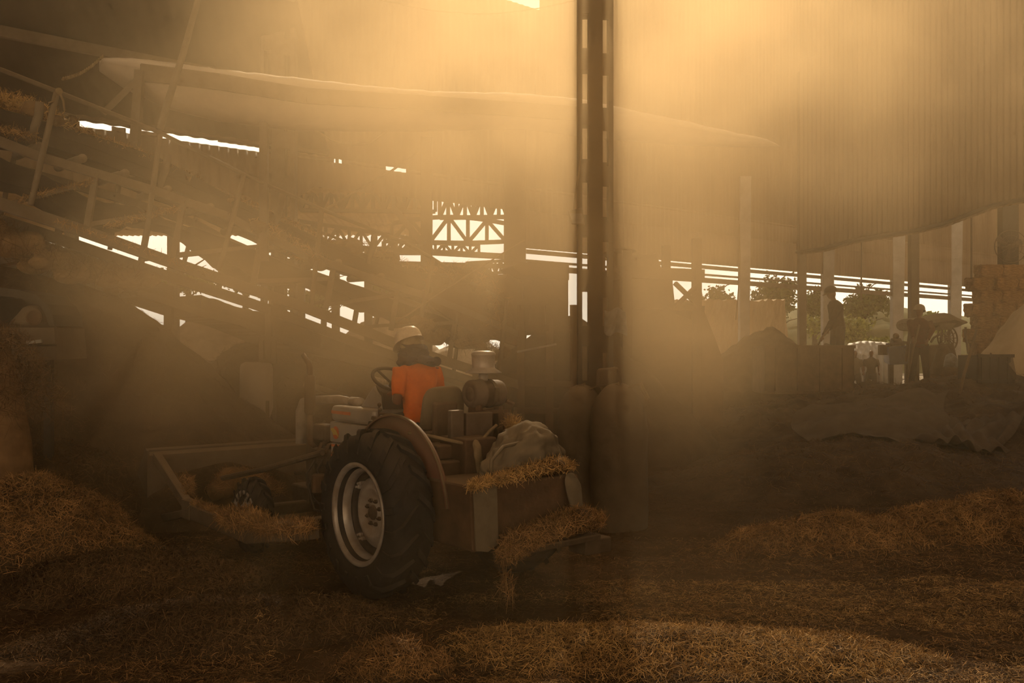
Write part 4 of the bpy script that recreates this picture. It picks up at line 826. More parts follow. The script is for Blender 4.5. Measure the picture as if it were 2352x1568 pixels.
def person(label,J,face,mats,scale=1.0,vox=.012,sleeve=1.0,group=None,helmet=True,back=0.0):
    """J: joints in world space; face: unit vector the head looks along; side: left-pointing vector of torso"""
    s=scale; r=thing('person',label,'person',(J['pel'].x,J['pel'].y,J.get('base',J['pel']).z),group=group)
    side=(J['shL']-J['shR']).normalized(); hside=(J['hpL']-J['hpR']).normalized()
    tor=(J['chest']-J['pel']).normalized(); fr=side.cross(tor).normalized(); fr=-fr if False else fr
    f=V(face).normalized(); hs=V((0,0,1)).cross(f).normalized(); hu=f.cross(hs).normalized()
    shw=(J['shL']-J['shR']).length/2
    def torso(b,g,lo=True):
        pel,ch=J['pel'],J['chest']; neck=J['neck']; m1=pel*.55+ch*.45
        secs=[]
        if lo: secs.append((pel-tor*.10*s,hside*(.13*s+g),fr*(.10*s+g)))
        secs+=[(pel,hside*(.155*s+g),fr*(.115*s+g)),(pel*.75+ch*.25,(hside+side).normalized()*(.140*s+g),fr*(.105*s+g)),(m1,side*(.150*s+g),fr*(.108*s+g)),(pel*.2+ch*.8,side*(shw*.86+g),fr*(.118*s+g)),(ch+tor*.02,side*(shw*.98+g),fr*(.112*s+g)),((ch*.45+neck*.55),side*(shw*.72+g),fr*(.085*s+g)),(neck,side*(.062*s+g),fr*(.058*s+g))]
        b.loft(secs,18)
    def limb(b,pts,rs): b.tube(pts,rs,12)
    b=MB(); torso(b,-.012*s)
    hc=J['head']; b.tube([J['neck']-tor*.04,J['neck'],hc-hu*.05*s],[.055*s,.052*s,.05*s],12)
    ell(b,hc,hs*.075*s,f*.095*s,hu*.118*s); ell(b,hc-hu*.06*s+f*.02*s,hs*.055*s,f*.068*s,hu*.06*s)
    b.tube([hc+f*.088*s+hu*.02*s,hc+f*.112*s-hu*.022*s,hc+f*.09*s-hu*.035*s],[.010*s,.015*s,.010*s],8)
    for q in (1,-1): ell(b,hc+hs*.076*s*q-hu*.005*s,hs*.010*s,f*.018*s,hu*.032*s,8,6); ell(b,hc+hs*.03*s*q+f*.084*s+hu*.018*s,hs*.014*s,f*.01*s,hu*.008*s,8,5)
    b.loft([(hc+f*.088*s-hu*.058*s-hs*.022*s,f*.006*s,hu*.006*s),(hc+f*.094*s-hu*.058*s,f*.009*s,hu*.009*s),(hc+f*.088*s-hu*.058*s+hs*.022*s,f*.006*s,hu*.006*s)],8)
    for q,sd in (('L',1),('R',-1)):
        limb(b,[J['sh'+q],J['sh'+q]*.5+J['el'+q]*.5,J['el'+q],J['el'+q]*.6+J['wr'+q]*.4,J['wr'+q]],[.052*s,.047*s,.039*s,.038*s,.026*s])
        if s>.8: hand(b,J['wr'+q],J['el'+q],sd,J.get('hd'+q,(J['wr'+q]-J['el'+q])),J.get('curl',.9))
        else: b.ball(J['wr'+q],.045*s,8,6)
        limb(b,[J['hp'+q],J['hp'+q]*.5+J['kn'+q]*.5,J['kn'+q],J['kn'+q]*.6+J['an'+q]*.4,J['an'+q]],[.085*s,.078*s,.058*s,.055*s,.038*s])
        tf=J.get('toe',fr*-1 if False else f*1.0); tf=V((tf.x,tf.y,0)).normalized()
        b.loft([(J['an'+q]-tf*.06*s-V((0,0,.03*s)),V((-tf.y,tf.x,0))*.036*s,V((0,0,.045*s))),(J['an'+q]+tf*.05*s-V((0,0,.035*s)),V((-tf.y,tf.x,0))*.045*s,V((0,0,.04*s))),(J['an'+q]+tf*.16*s-V((0,0,.05*s)),V((-tf.y,tf.x,0))*.038*s,V((0,0,.022*s)))],10)
    RM=[('REMESH',dict(mode='VOXEL',voxel_size=vox*s)),('SMOOTH',dict(factor=.5,iterations=2))]
    def fin(o): o.modifiers['remesh'].use_smooth_shade=True; return o
    fin(b.build('body',M[mats.get('body','skin')],r,True,mods=RM))
    b=MB(); torso(b,.016*s,lo=True)
    for q in 'LR':
        e=J['sh'+q]+(J['el'+q]-J['sh'+q])*min(1,sleeve); pts=[J['sh'+q]-(J['el'+q]-J['sh'+q]).normalized()*.0,J['sh'+q]*.5+e*.5,e]; rs=[.070*s,.068*s,.060*s]
        if sleeve>1: pts=[J['sh'+q],J['el'+q],J['el'+q]*.1+J['wr'+q]*.9]; rs=[.072*s,.060*s,.042*s]
        limb(b,pts,rs)
    sh=fin(b.build('shirt',M[mats['shirt']],r,True,mods=RM))
    tx=bpy.data.textures.new('cloth',type='CLOUDS'); tx.noise_scale=.10; d=sh.modifiers.new('disp','DISPLACE'); d.texture=tx; d.strength=.022*s; d.texture_coords='LOCAL'
    b=MB(); pel=J['pel']; b.loft([(pel+tor*.04*s,hside*.165*s,fr*.122*s),(pel-tor*.08*s,hside*.165*s,fr*.125*s)],14)
    for q in 'LR': limb(b,[J['hp'+q],J['hp'+q]*.5+J['kn'+q]*.5,J['kn'+q],J['kn'+q]*.5+J['an'+q]*.5,J['an'+q]*.94+J['kn'+q]*.06],[.105*s,.095*s,.078*s,.070*s,.062*s])
    fin(b.build('trousers',M[mats.get('trousers','trouser')],r,True,mods=RM))
    if helmet:
        hp_=hc+hu*.035*s; b=MB(); n=28; prof=[(.0,.125),(.045,.121),(.085,.102),(.108,.07),(.117,.03),(.119,.0),(.123,-.006),(.128,-.010)]
        g=[]
        for rr,h in prof:
            row=[]
            for k in range(n+1):
                t=2*PI*k/n; fx,sx=math.cos(t),math.sin(t); ex=0.0
                if rr>.12: ex=(.028 if rr<.126 else .052)*max(0,fx)**1.5+.004
                row.append(hp_+(f*fx*(rr*1.14+ex)+hs*sx*(rr*.98+ex*.2)+hu*(h-(.022*max(0,fx)**2 if rr>.122 else 0)))*s)
            g.append(row)
        b.sheet(g); hl=b.build(mats.get('hatname','hard_hat'),M[mats['hat']],r,True,True,mods=[SOL(.004*s)])
        b=MB(); b.tube([hp_+(-f*.02+hu*.124)*s,hp_+(f*.06+hu*.113)*s,hp_+(f*.115+hu*.06)*s],.008*s,6); b.tube([hp_+(-f*.02+hu*.124)*s,hp_+(-f*.08+hu*.105)*s,hp_+(-f*.125+hu*.05)*s],.008*s,6); b.build('helmet_ridge',M[mats['hat']],hl,True,True)
    return r,fin
def lerp(a,b,t): return a*(1-t)+b*t
E1=TL
J=dict(pel=E1(.40,0,1.375),chest=E1(.46,.0,1.79),neck=E1(.50,.0,1.925),head=E1(.56,.02,2.045),
 shL=E1(.45,.185,1.825),elL=E1(.37,.27,1.535),wrL=E1(.62,.14,1.585),shR=E1(.47,-.185,1.825),elR=E1(.48,-.26,1.56),wrR=E1(.68,-.17,1.66),
 hpL=E1(.44,.10,1.35),hpR=E1(.44,-.10,1.35),knL=E1(.86,.20,1.30),knR=E1(.86,-.20,1.30),anL=E1(.90,.24,.86),anR=E1(.90,-.24,.86),base=E1(.4,0,1.28))
fwdW=(TM.to_3x3()@V((1,0.12,-.42))).normalized()
J['hdL']=TM.to_3x3()@V((.75,-.25,.25)); J['hdR']=TM.to_3x3()@V((.7,.15,.25)); J['toe']=TM.to_3x3()@V((1,0,0)); J['curl']=1.25
drv,fin=person('person in a bright orange T-shirt and cream hard hat driving the tractor, seen from behind',J,fwdW,dict(shirt='orange',hat='helmet'),1.0,.011,.78)
b=MB(); nk=J['neck']; up=V((0,0,1)); fx=TM.to_3x3()@V((1,0,0)); sy=TM.to_3x3()@V((0,1,0))
b.loft([(nk+up*.125+fx*.05,sy*.078,fx*.100),(nk+up*.08+fx*.045,sy*.104,fx*.124),(nk+up*.035+fx*.03,sy*.122,fx*.135),(nk-up*.005+fx*.01,sy*.145,fx*.138),(nk-up*.045,sy*.165,fx*.13),(nk-up*.075-fx*.01,sy*.12,fx*.09)],24)
b.loft([(nk-fx*.10-up*.01+sy*.02,sy*.06,up*.04),(nk-fx*.13-up*.035-sy*.05,sy*.07,up*.05),(nk-fx*.11-up*.045-sy*.14,sy*.04,up*.04)],10); b.ball(nk-fx*.07-sy*.185-up*.035,.045,10,7)
rs=random.Random(4)
for k in range(11):
    z=.115-.017*k; tl=rs.uniform(-.045,.045); r0=.085+.0078*k; b.tube([nk+up*(z+tl*math.sin(t)+.012*math.sin(3*t+k))+fx*(.045-.006*k)+(fx*math.cos(t)*-(r0+.025)+sy*math.sin(t)*-r0) for t in np.linspace(-2.6,2.6,19)],rs.uniform(.008,.013),6)
sc=fin(b.build('neck_scarf',M['scarf'],drv,True,mods=[('REMESH',dict(mode='VOXEL',voxel_size=.009)),('SMOOTH',dict(factor=.5,iterations=1))]))
b=MB(); hc=J['head']; f=fwdW; hs=V((0,0,1)).cross(f).normalized(); hu=f.cross(hs).normalized()
ell(b,hc-f*.012-hu*.012,hs*.088,f*.098,hu*.100); b.build('head_cloth',M['headcloth'],drv,True,True)
# standing workers
def stand(x,D,px_scale,footz,H,fdir,lean=0,spread=.16,side=None):
    base=V((x,D,footz)); f=V(fdir).normalized(); s=side or V((0,0,1)).cross(f).normalized(); u=V((0,0,1)); k=H/1.72
    J=dict(pel=base+u*.93*k+f*.0,chest=base+u*1.33*k+f*(.02+lean*.5),neck=base+u*1.46*k+f*(.03+lean*.7),head=base+u*1.60*k+f*(.06+lean),
     shL=base+u*1.39*k+s*.19*k+f*lean*.6,shR=base+u*1.39*k-s*.19*k+f*lean*.6,hpL=base+u*.90*k+s*.09*k,hpR=base+u*.90*k-s*.09*k,
     knL=base+u*.48*k+s*(spread*.8)+f*.03,knR=base+u*.48*k-s*(spread*.8)+f*.03,anL=base+u*.08+s*spread,anR=base+u*.08-s*spread,base=base); J['toe']=f; return J,s,u,f
x1=(1925-1176)/F*21.0
J,s,u,f=stand(x1,21.0,1,1.46,1.74,(-1,-.25,0),.10)
J['elL']=at(1905,748,20.8); J['wrL']=at(1890,772,20.65); J['elR']=at(1912,744,21.2); J['wrR']=at(1903,757,20.9); J['curl']=1.3
person('person in dark jacket and flap cap leaning left over the bin with a shovel',J,V((-1,-.2,-.25)),dict(shirt='jacket',hat='jacket',hatname='cap',body='skin'),1.0,.016,1.2)
b=MB(); b.tube([at(1906,752,20.75),at(1890,772,20.6),at(1862,820,20.35)],.018,8); sv=b.build('shovel',M['wood'],None,smooth=True); tag(sv,'long-handled shovel held by the leaning worker over the bin','shovel')
b=MB(); b.slab([at(1866,808,20.4),at(1872,826,20.4),at(1858,842,20.3),at(1848,836,20.2),at(1852,818,20.3)],V((0,.01,0))); b.build('blade',M['steel'],sv)
J,s,u,f=stand((2112-1176)/F*21.5,21.5,1,1.10,1.74,(.35,1,0),.0,.15)
J['elL']=at(2092,757,21.4); J['wrL']=at(2098,778,21.15); J['elR']=at(2142,757,21.4); J['wrR']=at(2130,782,21.2); J['curl']=1.3
person('person in reddish jacket and hard hat standing on the heap holding an upright pole',J,V((.6,.8,-.1)),dict(shirt='redjacket',hat='headcloth',body='skin'),1.0,.016,1.2)
b=MB(); b.tube([at(2112,745,21.1),at(2098,800,21.05),at(2083,882,20.9)],.02,8); tag(b.build('wooden_pole',M['wood'],smooth=True),'wooden pole held slanting by the worker in the reddish jacket','pole')
for px,D,lb,m in ((1964,36,'small far person in a pale shirt before the white sheet','tarp'),(2001,36.5,'small far person in a dark shirt with orange patch before the white sheet','jacket')):
    x=(px-1176)/F*D; J,s,u,f=stand(x,D,1,0.0,1.76,(-.3,-1,0))
    J['elL']=J['shL']-u*.28+s*.06; J['wrL']=J['elL']-u*.2+f*.12; J['elR']=J['shR']-u*.28-s*.06; J['wrR']=J['elR']-u*.2+f*.12
    person(lb,J,V((-.3,-1,-.1)),dict(shirt=m,hat='jacket'),1.0,.03,.9,helmet=False)
# ------------------------------------------------------------------ right-hand middle distance
# metal bin in front of the leaning worker
def open_bin(label,D,px0,px1,ytop,ybot,m,depth=1.0,lean=0,name='metal_bin'):
    r=thing(name,label,'bin',at((px0+px1)/2,784,D)); z0=at(0,ybot,D).z; z1=at(0,ytop,D).z; x0=(px0-1176)/F*D; x1=(px1-1176)/F*D
    for nm,a,c in (('front_panel',(x0,D,z0),(x1,D+.03,z1)),('back_panel',(x0,D+depth,z0),(x1,D+depth+.03,z1)),('side_panel',(x0,D,z0),(x0+.03,D+depth,z1)),('side_panel',(x1-.03,D,z0),(x1,D+depth,z1)),('bottom_panel',(x0,D,z0),(x1,D+depth,z0+.03))):
        b=MB(); b.box(a,c); b.build(nm,M[m],r,True)
    b=MB(); b.bar((x0-.02,D-.01,z1),(x1+.02,D-.01,z1),.05,.06); b.bar((x0-.02,D-.01,z0+.04),(x1+.02,D-.01,z0+.04),.05,.06); 
    for i in range(4): x=x0+(x1-x0)*(i+.5)/4; b.bar((x,D-.02,z0),(x,D-.02,z1),.05,.04)
    b.build('rim_rail',M[m],r,True); return r
open_bin('wide dark steel bin in front of the leaning worker',19.6,1757,1962,796,905,'rust',1.0)
b=MB(); b.hexa([at(1888,812,20.2),at(1945,812,20.2),at(1945,812,20.6),at(1888,812,20.6),at(1893,786,20.2),at(1905,790,20.2),at(1905,790,20.6),at(1893,786,20.6)]); tag(b.build('sack',M['tarp'],mods=[BEV(.05,3)]),'slumped sack on the bin beside the leaning worker','sack')
open_bin('dark bin with a faded blue corner near the right edge',18.6,2246,2326,817,880,'steel_dark',.8)
b=MB(); b.slab([at(2326,818,18.6),at(2334,858,18.4),at(2334,872,18.4),at(2318,866,18.6),at(2312,830,18.6)],V((.0,.05,0))); tag(b.build('steel_plate',M['steel']),'leaning steel plate at the right end of the blue-cornered bin','plate')
# blue machine with small engine on top
bm=thing('blue_machine','boxy faded blue machine with a small engine on top behind the standing worker','machine',at(2060,784,28))
b=MB(); b.hexa([at(2043,838,27.6),at(2088,836,27.6),at(2092,830,28.6),at(2030,832,28.6),at(2040,797,27.6),at(2090,794,27.6),at(2092,792,28.6),at(2030,794,28.6)]); b.build('casing',M['blue'],bm,True,mods=[BEV(.02)])
b=MB(); b.tube([at(2048,787,28),at(2068,787,28)],.13,12); b.bar(at(2066,785,28),at(2096,789,28),.07,.07); b.tube([at(2058,787,28),at(2058,774,28)],.06,10); b.ball(at(2058,772,28),.09,10,7); b.tube([at(2030,792,28),at(2030,815,28)],.16,12); b.box(at(2044,792,28)-V((0,0,.05)),at(2078,788,28)+V((0,.3,0))); b.build('engine',M['iron'],bm,True)
for px in (2046,2084): b=MB(); a=at(px,834,28); b.bar(a,V((a.x,a.y,0)),.12,.12); b.build('leg',M['iron'],bm,True)
# canopied cart
ct=thing('canopied_cart','small cart with a dusty fabric canopy and spoked wheels behind the standing worker','cart',at(2150,784,26))
b=MB(); b.loft([(at(2078,750,25.6),V((0,.5,0)),V((0,0,.10))),(at(2082,746,25.8),V((0,.7,0)),V((0,0,.16))),(at(2120,742,26),V((0,.8,0)),V((0,0,.17))),(at(2160,736,26),V((0,.85,0)),V((0,0,.20))),(at(2178,741,26),V((0,.8,0)),V((0,0,.15))),(at(2199,741,26.2),V((0,.6,0)),V((0,0,.05)))],14); b.slab([at(2156,742,25.2),at(2197,742,25.2),at(2184,756,25.2),at(2164,758,25.2)],V((0,1.5,0))); b.build('canopy',M['canvas'],ct,True)
for p in ((2164,750,2160,805),(2180,750,2178,805),(2090,755,2080,830),(2096,758,2084,790)): b=MB(); b.tube([at(p[0],p[1],25.8),at(p[2],p[3],25.8)],.035,6); b.build('canopy_post',M['iron'],ct,True)
b=MB(); b.tube([at(2138,786,25.8),at(2145,775,25.8),at(2158,768,25.8),at(2166,768,25.8)],.03,6); b.build('hoop',M['iron'],ct,True)
for px,dd in ((2180,0),(2172,.5)):
    c=at(px,776,25.6+dd); rr=.21; b=MB(); b.tube([c+V((math.cos(t),.3*math.sin(t),math.sin(t)*1.45))*rr for t in np.linspace(0,2*PI,25)],.02,6,cap=False)
    for k in range(6): t=k*PI/6; b.tube([c-V((math.cos(t),.3*math.sin(t),math.sin(t)*1.45))*rr,c+V((math.cos(t),.3*math.sin(t),math.sin(t)*1.45))*rr],.011,5)
    b.build('spoked_wheel',M['iron'],ct,True)
b=MB(); b.hexa([at(2130,850,25.2),at(2205,850,25.2),at(2205,850,26.4),at(2130,850,26.4),at(2134,792,25.2),at(2190,788,25.2),at(2190,788,26.4),at(2134,792,26.4)]); b.build('cart_body',M['tarp'],ct,True,mods=[BEV(.05,3)])
for px in (2140,2196): b=MB(); a=at(px,845,25.8); b.bar(a,V((a.x,a.y,0)),.12,.12); b.build('leg',M['iron'],ct,True)
# white sheet
b=MB(); g=[]
for j in range(8):
    row=[]
    for i in range(22):
        f=i/21; v=j/7; px=1948+97*f; py=789+26*v-6*math.sin(PI*f)*(1-v); p=at(px,py,38-.8*v); row.append(p+V((0,.12*math.sin(i*1.9+j*.8),random.uniform(-.02,.02))))
    g.append(row)
b.sheet(g); b.sheet([g[-1],[V((p.x,p.y-.1,0)) for p in g[-1]]]); tag(b.build('white_sheet',M['whitecloth'],smooth=True,mods=[SOL(.01)]),'white plastic sheet spread over a low stack behind the two far people','sheet')
# debris heap around the cart
def crag(name,label,px,D,w,ytop,m,seed,cat='heap',depth=None,n=16):
    rs=random.Random(seed); x=(px-1176)/F*D; zt=at(px,ytop,D).z; zb=max(0,gz(x,D)-.15); ww=w/F*D/2; b=MB()
    for k in range(n):
        a=rs.uniform(0,2*PI); q=rs.random()**.6; b.ball((x+math.cos(a)*ww*q*.8,D+math.sin(a)*ww*q*.6,zb+(zt-zb)*(1-q)*.75),V((ww*.35,ww*.35,(zt-zb)*.35*(1.1-q*.5))),10,7,.12)
    b.loft([((x,D,zb),(ww,0,0),(0,ww*.8,0)),((x,D,zb+(zt-zb)*.5),(ww*.7,0,0),(0,ww*.5,0)),((x,D,zt-.05),(ww*.15,0,0),(0,ww*.15,0))],14)
    return tag(b.build(name,m,mods=[('REMESH',dict(mode='VOXEL',voxel_size=max(.05,ww*.06))),('SMOOTH',dict(iterations=2))]),label,cat)
crag('rubble_heap','dark lumpy heap of sweepings below the canopied cart',2168,23,110,788,M['heap'],3)
crag('rubble_heap','low lumpy heap right of the standing worker',2250,20,110,806,M['heap'],5)
b=MB(); D=20.5; b.loft([(at(2186,843,D),V((.16,0,0)),V((0,.14,0))),(at(2186,828,D),V((.14,0,0)),V((0,.12,0))),(at(2183,816,D),V((.09,0,0)),V((0,.08,0))),(at(2184,811,D),V((.03,0,0)),V((0,.03,0)))],12); tag(b.build('tied_bag',M['plastic'],smooth=True),'small pale tied bag standing on the heap between worker and stick','bag')
b=MB(); b.tube([at(2243,757,17),at(2228,812,17.0),at(2214,862,16.9),at(2204,905,16.8)],[.022,.026,.028,.028],8); tag(b.build('long_stick',M['wood'],smooth=True),'dark stick standing upright out of the heap near the right edge','stick')
b=MB(); b.tube([at(2218,751,18.5),at(2217,768,18.5),at(2221,790,18.5),at(2224,812,18.5)],.02,6); b.tube([at(2221,785,18.5),at(2228,788,18.5),at(2230,812,18.5)],.015,6); tag(b.build('bent_rod',M['iron']),'bent iron rod with a hook left of the long stick','rod')
b=MB(); 
for k in range(7): a=at(2245+k*5,835-k*4,20); c=at(2285+k*3,868-k*3,19.6); b.tube([a,c],.018,5)
tag(b.build('stick_bundle',M['wood']),'loose bundle of thin sticks lying beside the dark bin','sticks')
# bale stack
bl=MB(); bl.box((-.30,-.22,-.175),(.30,.22,.175)); b0=bl.build('straw_bale',M['bale'],mods=[BEV(.04,3)]); first=True; cnt=0; D0=26.2
tx=bpy.data.textures.new('bale',type='CLOUDS'); tx.noise_scale=.12
d=b0.modifiers.new('sub','SUBSURF'); d.levels=d.render_levels=2; d.subdivision_type='SIMPLE'; d=b0.modifiers.new('disp','DISPLACE'); d.texture=tx; d.strength=.11
names=['bottom','second','third','fourth','fifth','sixth','seventh','eighth','ninth','tenth','eleventh','twelfth','thirteenth','fourteenth','fifteenth']
colnm=['leftmost','second','third','fourth']
for j in range(12):
    z=.17+.342*j; xl=at(2204+j*3.2+(3 if j%2 else 0),784,D0).x
    for i in range(4):
        o=b0 if first else b0.copy()
        if not first: C.objects.link(o)
        first=False
        o.location=(xl+.31+i*.60+(.17 if j%2 else 0),D0+random.uniform(-.04,.04)+j*.03,z); o.rotation_euler=(random.uniform(-.03,.03),random.uniform(-.03,.03),random.uniform(-.10,.10))
        tag(o,'%s straw bale from the left in the %s layer of the far right stack'%(colnm[i],names[j]),'bale','bales stacked at the far right')
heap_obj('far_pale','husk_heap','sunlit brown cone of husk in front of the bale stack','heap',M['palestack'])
b=MB(); b.box(at(2303,784,27.4)+V((0,0,-2.07)),at(2340,784,27.4)+V((0,.3,7))); tag(b.build('steel_post',M['steel_dark']),'dark post behind the hanging fan near the right edge','column')
fn=thing('cage_fan','large round wire cage fan hanging at the right edge above the bales','fan',at(2322,567,26.9)); c=at(2322,566,26.9)
b=MB()
for rr in (.44,.30,.15): b.tube([c+V((math.cos(t)*rr,0,math.sin(t)*rr)) for t in np.linspace(0,2*PI,37)],.012 if rr>.3 else .006,6,cap=False)
for k in range(12): t=k*PI/6; b.tube([c+V((math.cos(t)*.05,-.05,math.sin(t)*.05)),c+V((math.cos(t)*.44,0,math.sin(t)*.44))],.006,4)
b.build('cage',M['iron'],fn,True)
b=MB()
for k in range(3):
    t=k*2*PI/3+.4; a=V((math.cos(t),0,math.sin(t))); w_=V((-a.z,0,a.x)); b.slab([c+V((0,.06,0))+a*.05-w_*.03,c+V((0,.06,0))+a*.38-w_*.08,c+V((0,.10,0))+a*.38+w_*.08,c+V((0,.08,0))+a*.05+w_*.03],V((0,.006,0)))
b.lathe([(0,-.06),(.06,-.05),(.07,.1),(0,.12)],c,(0,1,0),12); b.build('blades',M['iron'],fn,True)
b=MB(); b.tube([c+V((0,.1,0)),c+V((0,.5,0))],.03,6); b.build('bracket',M['iron'],fn,True)
b=MB(); b.tube([at(1703-5,515,22),at(1700,600,22),at(1697,650,22),at(1690,735,22)],.012,5); tag(b.build('hanging_cable',M['rope']),'thin cable hanging in front of the first pale wall column','cable')
for px,py0,py1,D in ((1982,520,690,30),(2235,440,640,24)):
    b=MB(); b.tube([at(px,py0-400,D),at(px-4,py1,D)],.025,6); tag(b.build('thin_pipe',M['steel']),'thin vertical pipe before the corrugated wall, between the pale columns' if px<2100 else 'thin vertical pipe beside the hanging fan','pipe')
# tarpaulins on the right heap
def tarp(label,D,px0,px1,y0,y1,seed,m='tarp',ncx=46,ncy=22,amp=.07,shape=None):
    rs=np.random.default_rng(seed); g=[]
    for j in range(ncy):
        row=[]
        for i in range(ncx):
            u=i/(ncx-1); v=j/(ncy-1); px=px0+(px1-px0)*u; 
            Dn=D[0]+(D[1]-D[0])*v; x=(px-1176)/F*Dn+.25*math.sin(v*5+seed); 
            e=.16*math.sin(u*9+seed)*v*(1-v)*4*.5
            Dn+=e; zz=gz(x,Dn)+.035; n=float(fbm(np.array([x*2.3+seed]),np.array([Dn*3.1]),3)[0]); row.append(V((x,Dn,zz+amp*(.5+n*2.2)*math.sin(PI*u)**.4*math.sin(PI*min(1,v*1.2+.05))**.5+abs(math.sin(u*17+3*v))*amp*.35)))
        g.append(row)
    b=MB(); b.sheet(g); return tag(b.build('tarpaulin',M[m],smooth=True,mods=[SOL(.01),SUB(1)]),label,'tarp')
tarp('crumpled pale tarpaulin bunched up near the right edge on the dust heap',(14.6,16.6),2140,2320,0,0,3,amp=.34,ncx=34,ncy=16)
tarp('long flat dusty tarpaulin spread over the dust heap',(14.9,18.2),1850,2200,0,0,7,amp=.10)
# left: housing, hanging hook
lh=thing('machine_housing','dark arched machine housing on legs at the left edge','machine',at(60,784,10.5)); D=10.5
arc=[(-140,668)]+[(0,662),(40,668),(80,678),(104,696),(118,720),(124,745)]+[(128,826),(-140,826)]
inner=[(-120,690),(0,686),(50,690),(85,700),(102,715),(112,748),(100,752),(-120,752)]
b=MB(); b.slab([at(p[0],p[1],D) for p in [(-140,660),(0,660),(40,665),(82,676),(108,698),(121,722),(125,748),(112,748),(104,722),(92,702),(70,690),(30,682),(0,680),(-140,680)]],V((0,.7,0))); b.build('hood_arch',M['steel_dark'],lh,True)
b=MB(); b.slab([at(p[0],p[1],D) for p in [(-140,752),(28,752),(124,752),(130,826),(-140,826)]],V((0,.75,0))); b.build('lower_panel',M['steel'],lh,True)
b=MB(); b.slab([at(p[0],p[1],D+.7) for p in [(-140,675),(0,675),(60,682),(100,700),(118,740),(118,760),(-140,760)]],V((0,.04,0))); b.build('back_panel',M['steel_dark'],lh,True)
b=MB(); b.loft([(at(72,756,D+.25),V((.26,0,0)),V((0,.2,0))),(at(76,738,D+.25),V((.22,0,0)),V((0,.17,0))),(at(77,720,D+.25),V((.15,0,0)),V((0,.12,0))),(at(76,707,D+.25),V((.10,0,0)),V((0,.09,0))),(at(76,701,D+.25),V((.04,0,0)),V((0,.04,0)))],16); b.build('dust_hood',M['bag'],lh,True,True)
b=MB(); b.lathe([(0,0),(.085,0),(.09,.02),(.07,.03),(0,.03)],at(80,728,D+.08),(0,-1,0),20); b.build('round_cover',M['rust'],lh,True)
b=MB(); b.bar(at(62,787,D-.03),at(96,783,D-.03),.03,.035); b.build('handle',M['steel_pale'],lh,True)
b=MB(); b.bar(at(-100,793,D-.02),at(129,793,D-.02),.03,.02); b.build('trim_strip',M['steel_dark'],lh,True)
for px in (20,112): a=at(px,826,D+.4); b=MB(); b.bar(a,V((a.x,a.y,-.05)),.08,.08); b.build('leg',M['steel_dark'],lh,True)
hk=thing('hanging_hook','dangling chain with a hook below the arched housing at left','hook',at(98,890,10.3)); D=10.3
b=MB(); 
for k in range(22):
    y=822+k*6.4; p=at(100-(k*.25),y,D); b.tube([p+V((.008 if k%2 else 0,0 if k%2 else .008,.012)),p+V((-.008 if k%2 else 0,0 if k%2 else -.008,-.012))],.0075,5)
b.build('chain',M['iron'],hk,True)
b=MB(); b.tube([at(86,845,D),at(104,842,D)],.014,6); b.tube([at(91,880,D),at(97,898,D),at(108,896,D),at(104,888,D)],.012,6); b.tube([at(97,898,D),at(98,930,D),at(93,965,D)],.01,5); b.tube([at(94,850,D),at(90,880,D),at(96,898,D)],.005,4); b.tube([at(102,850,D),at(106,878,D),at(103,895,D)],.005,4); b.build('hook',M['iron'],hk,True)
b=MB(); b.tube([at(173,638,13),at(174,720,13),at(175,826,13)],.028,6); tag(b.build('thin_pipe',M['steel']),'thin vertical pipe below the lower conveyor at left','pipe')
cs=crag('straw_pile_block','shaggy dark straw pile beside the arched housing at the left edge',10,10.0,150,772,M['straw_dark'],9,n=22)
P,N=blob_pts(2600,[at(-40,790,9.8),at(10,790,9.8),at(40,850,9.8),at(60,920,9.7),at(70,960,9.6)],[.22,.22,.30,.35,.4]); strands('loose_straw',P,N,.15,.005,M['straw_dark'],cs,lift=.7)
# tank with box on top
tk=thing('hopper_tank','pale cone-bottomed tank standing in the dust left of the tractor exhaust','tank',at(590,900,13.6)); c=at(589,784,13.6)
zt=at(0,836,13.6).z; zm=at(0,935,13.6).z; zb=at(0,1000,13.6).z
b=MB(); b.lathe([(0,zt+.03),(.15,zt+.03),(.205,zt),(.22,zt-.05),(.225,zm),(.17,zm-.18),(.09,zb),(0,zb)],(c.x,c.y,0),(0,0,1),32); b.build('tank_body',M['tank'],tk,True,True)
b=MB(); 
for dx in (-.2,.2):
    for dy in (-.2,.2): b.bar((c.x+dx,c.y+dy,-.05),(c.x+dx,c.y+dy,zm+.1),.04,.04)
b.build('stand',M['steel'],tk,True)
b=MB(); 
for q in ((600,775,600,835),(630,775,630,835),(600,777,630,777),(600,828,630,828)): b.bar(at(q[0],q[1],13.5),at(q[2],q[3],13.5),.06,.05)
b.build('frame_box',M['steel'],tk,True)
# ------------------------------------------------------------------ heaps and straw on the floor
heap_obj('centre_blocker','dust_heap','added dark heap blocking the bright openings behind the feeder frame and the dark column','heap',M['heap'],res=90)
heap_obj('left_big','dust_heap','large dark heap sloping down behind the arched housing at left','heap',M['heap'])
heap_obj('left_mid','dust_heap','lower rounded heap behind the push bucket','heap',M['heap'],9000,M['straw_dark'],.16,.006)
heap_obj('left_near','straw_heap','dark straw heap at the left edge below the hanging hook','heap',M['heap'],15000,M['straw_dark'],.15,.005)
heap_obj('left_straw','straw_heap','straw heap pushed up against the left end of the bucket','heap',M['heap'],17000,M['straw'],.14,.005)
heap_obj('left_straw2','straw_heap','low straw windrow in front of the push bucket and front wheel','heap',M['heap'],14000,M['straw_dark'],.13,.0045)
heap_obj('left_row','straw_heap','matted straw windrow running across the left foreground','heap',M['heap'],15000,M['straw_dark'],.12,.004)
heap_obj('front_clump','straw_heap','small spiky tuft of straw at the bottom edge left of centre','heap',M['heap'],3500,M['straw'],.12,.004,res=60)
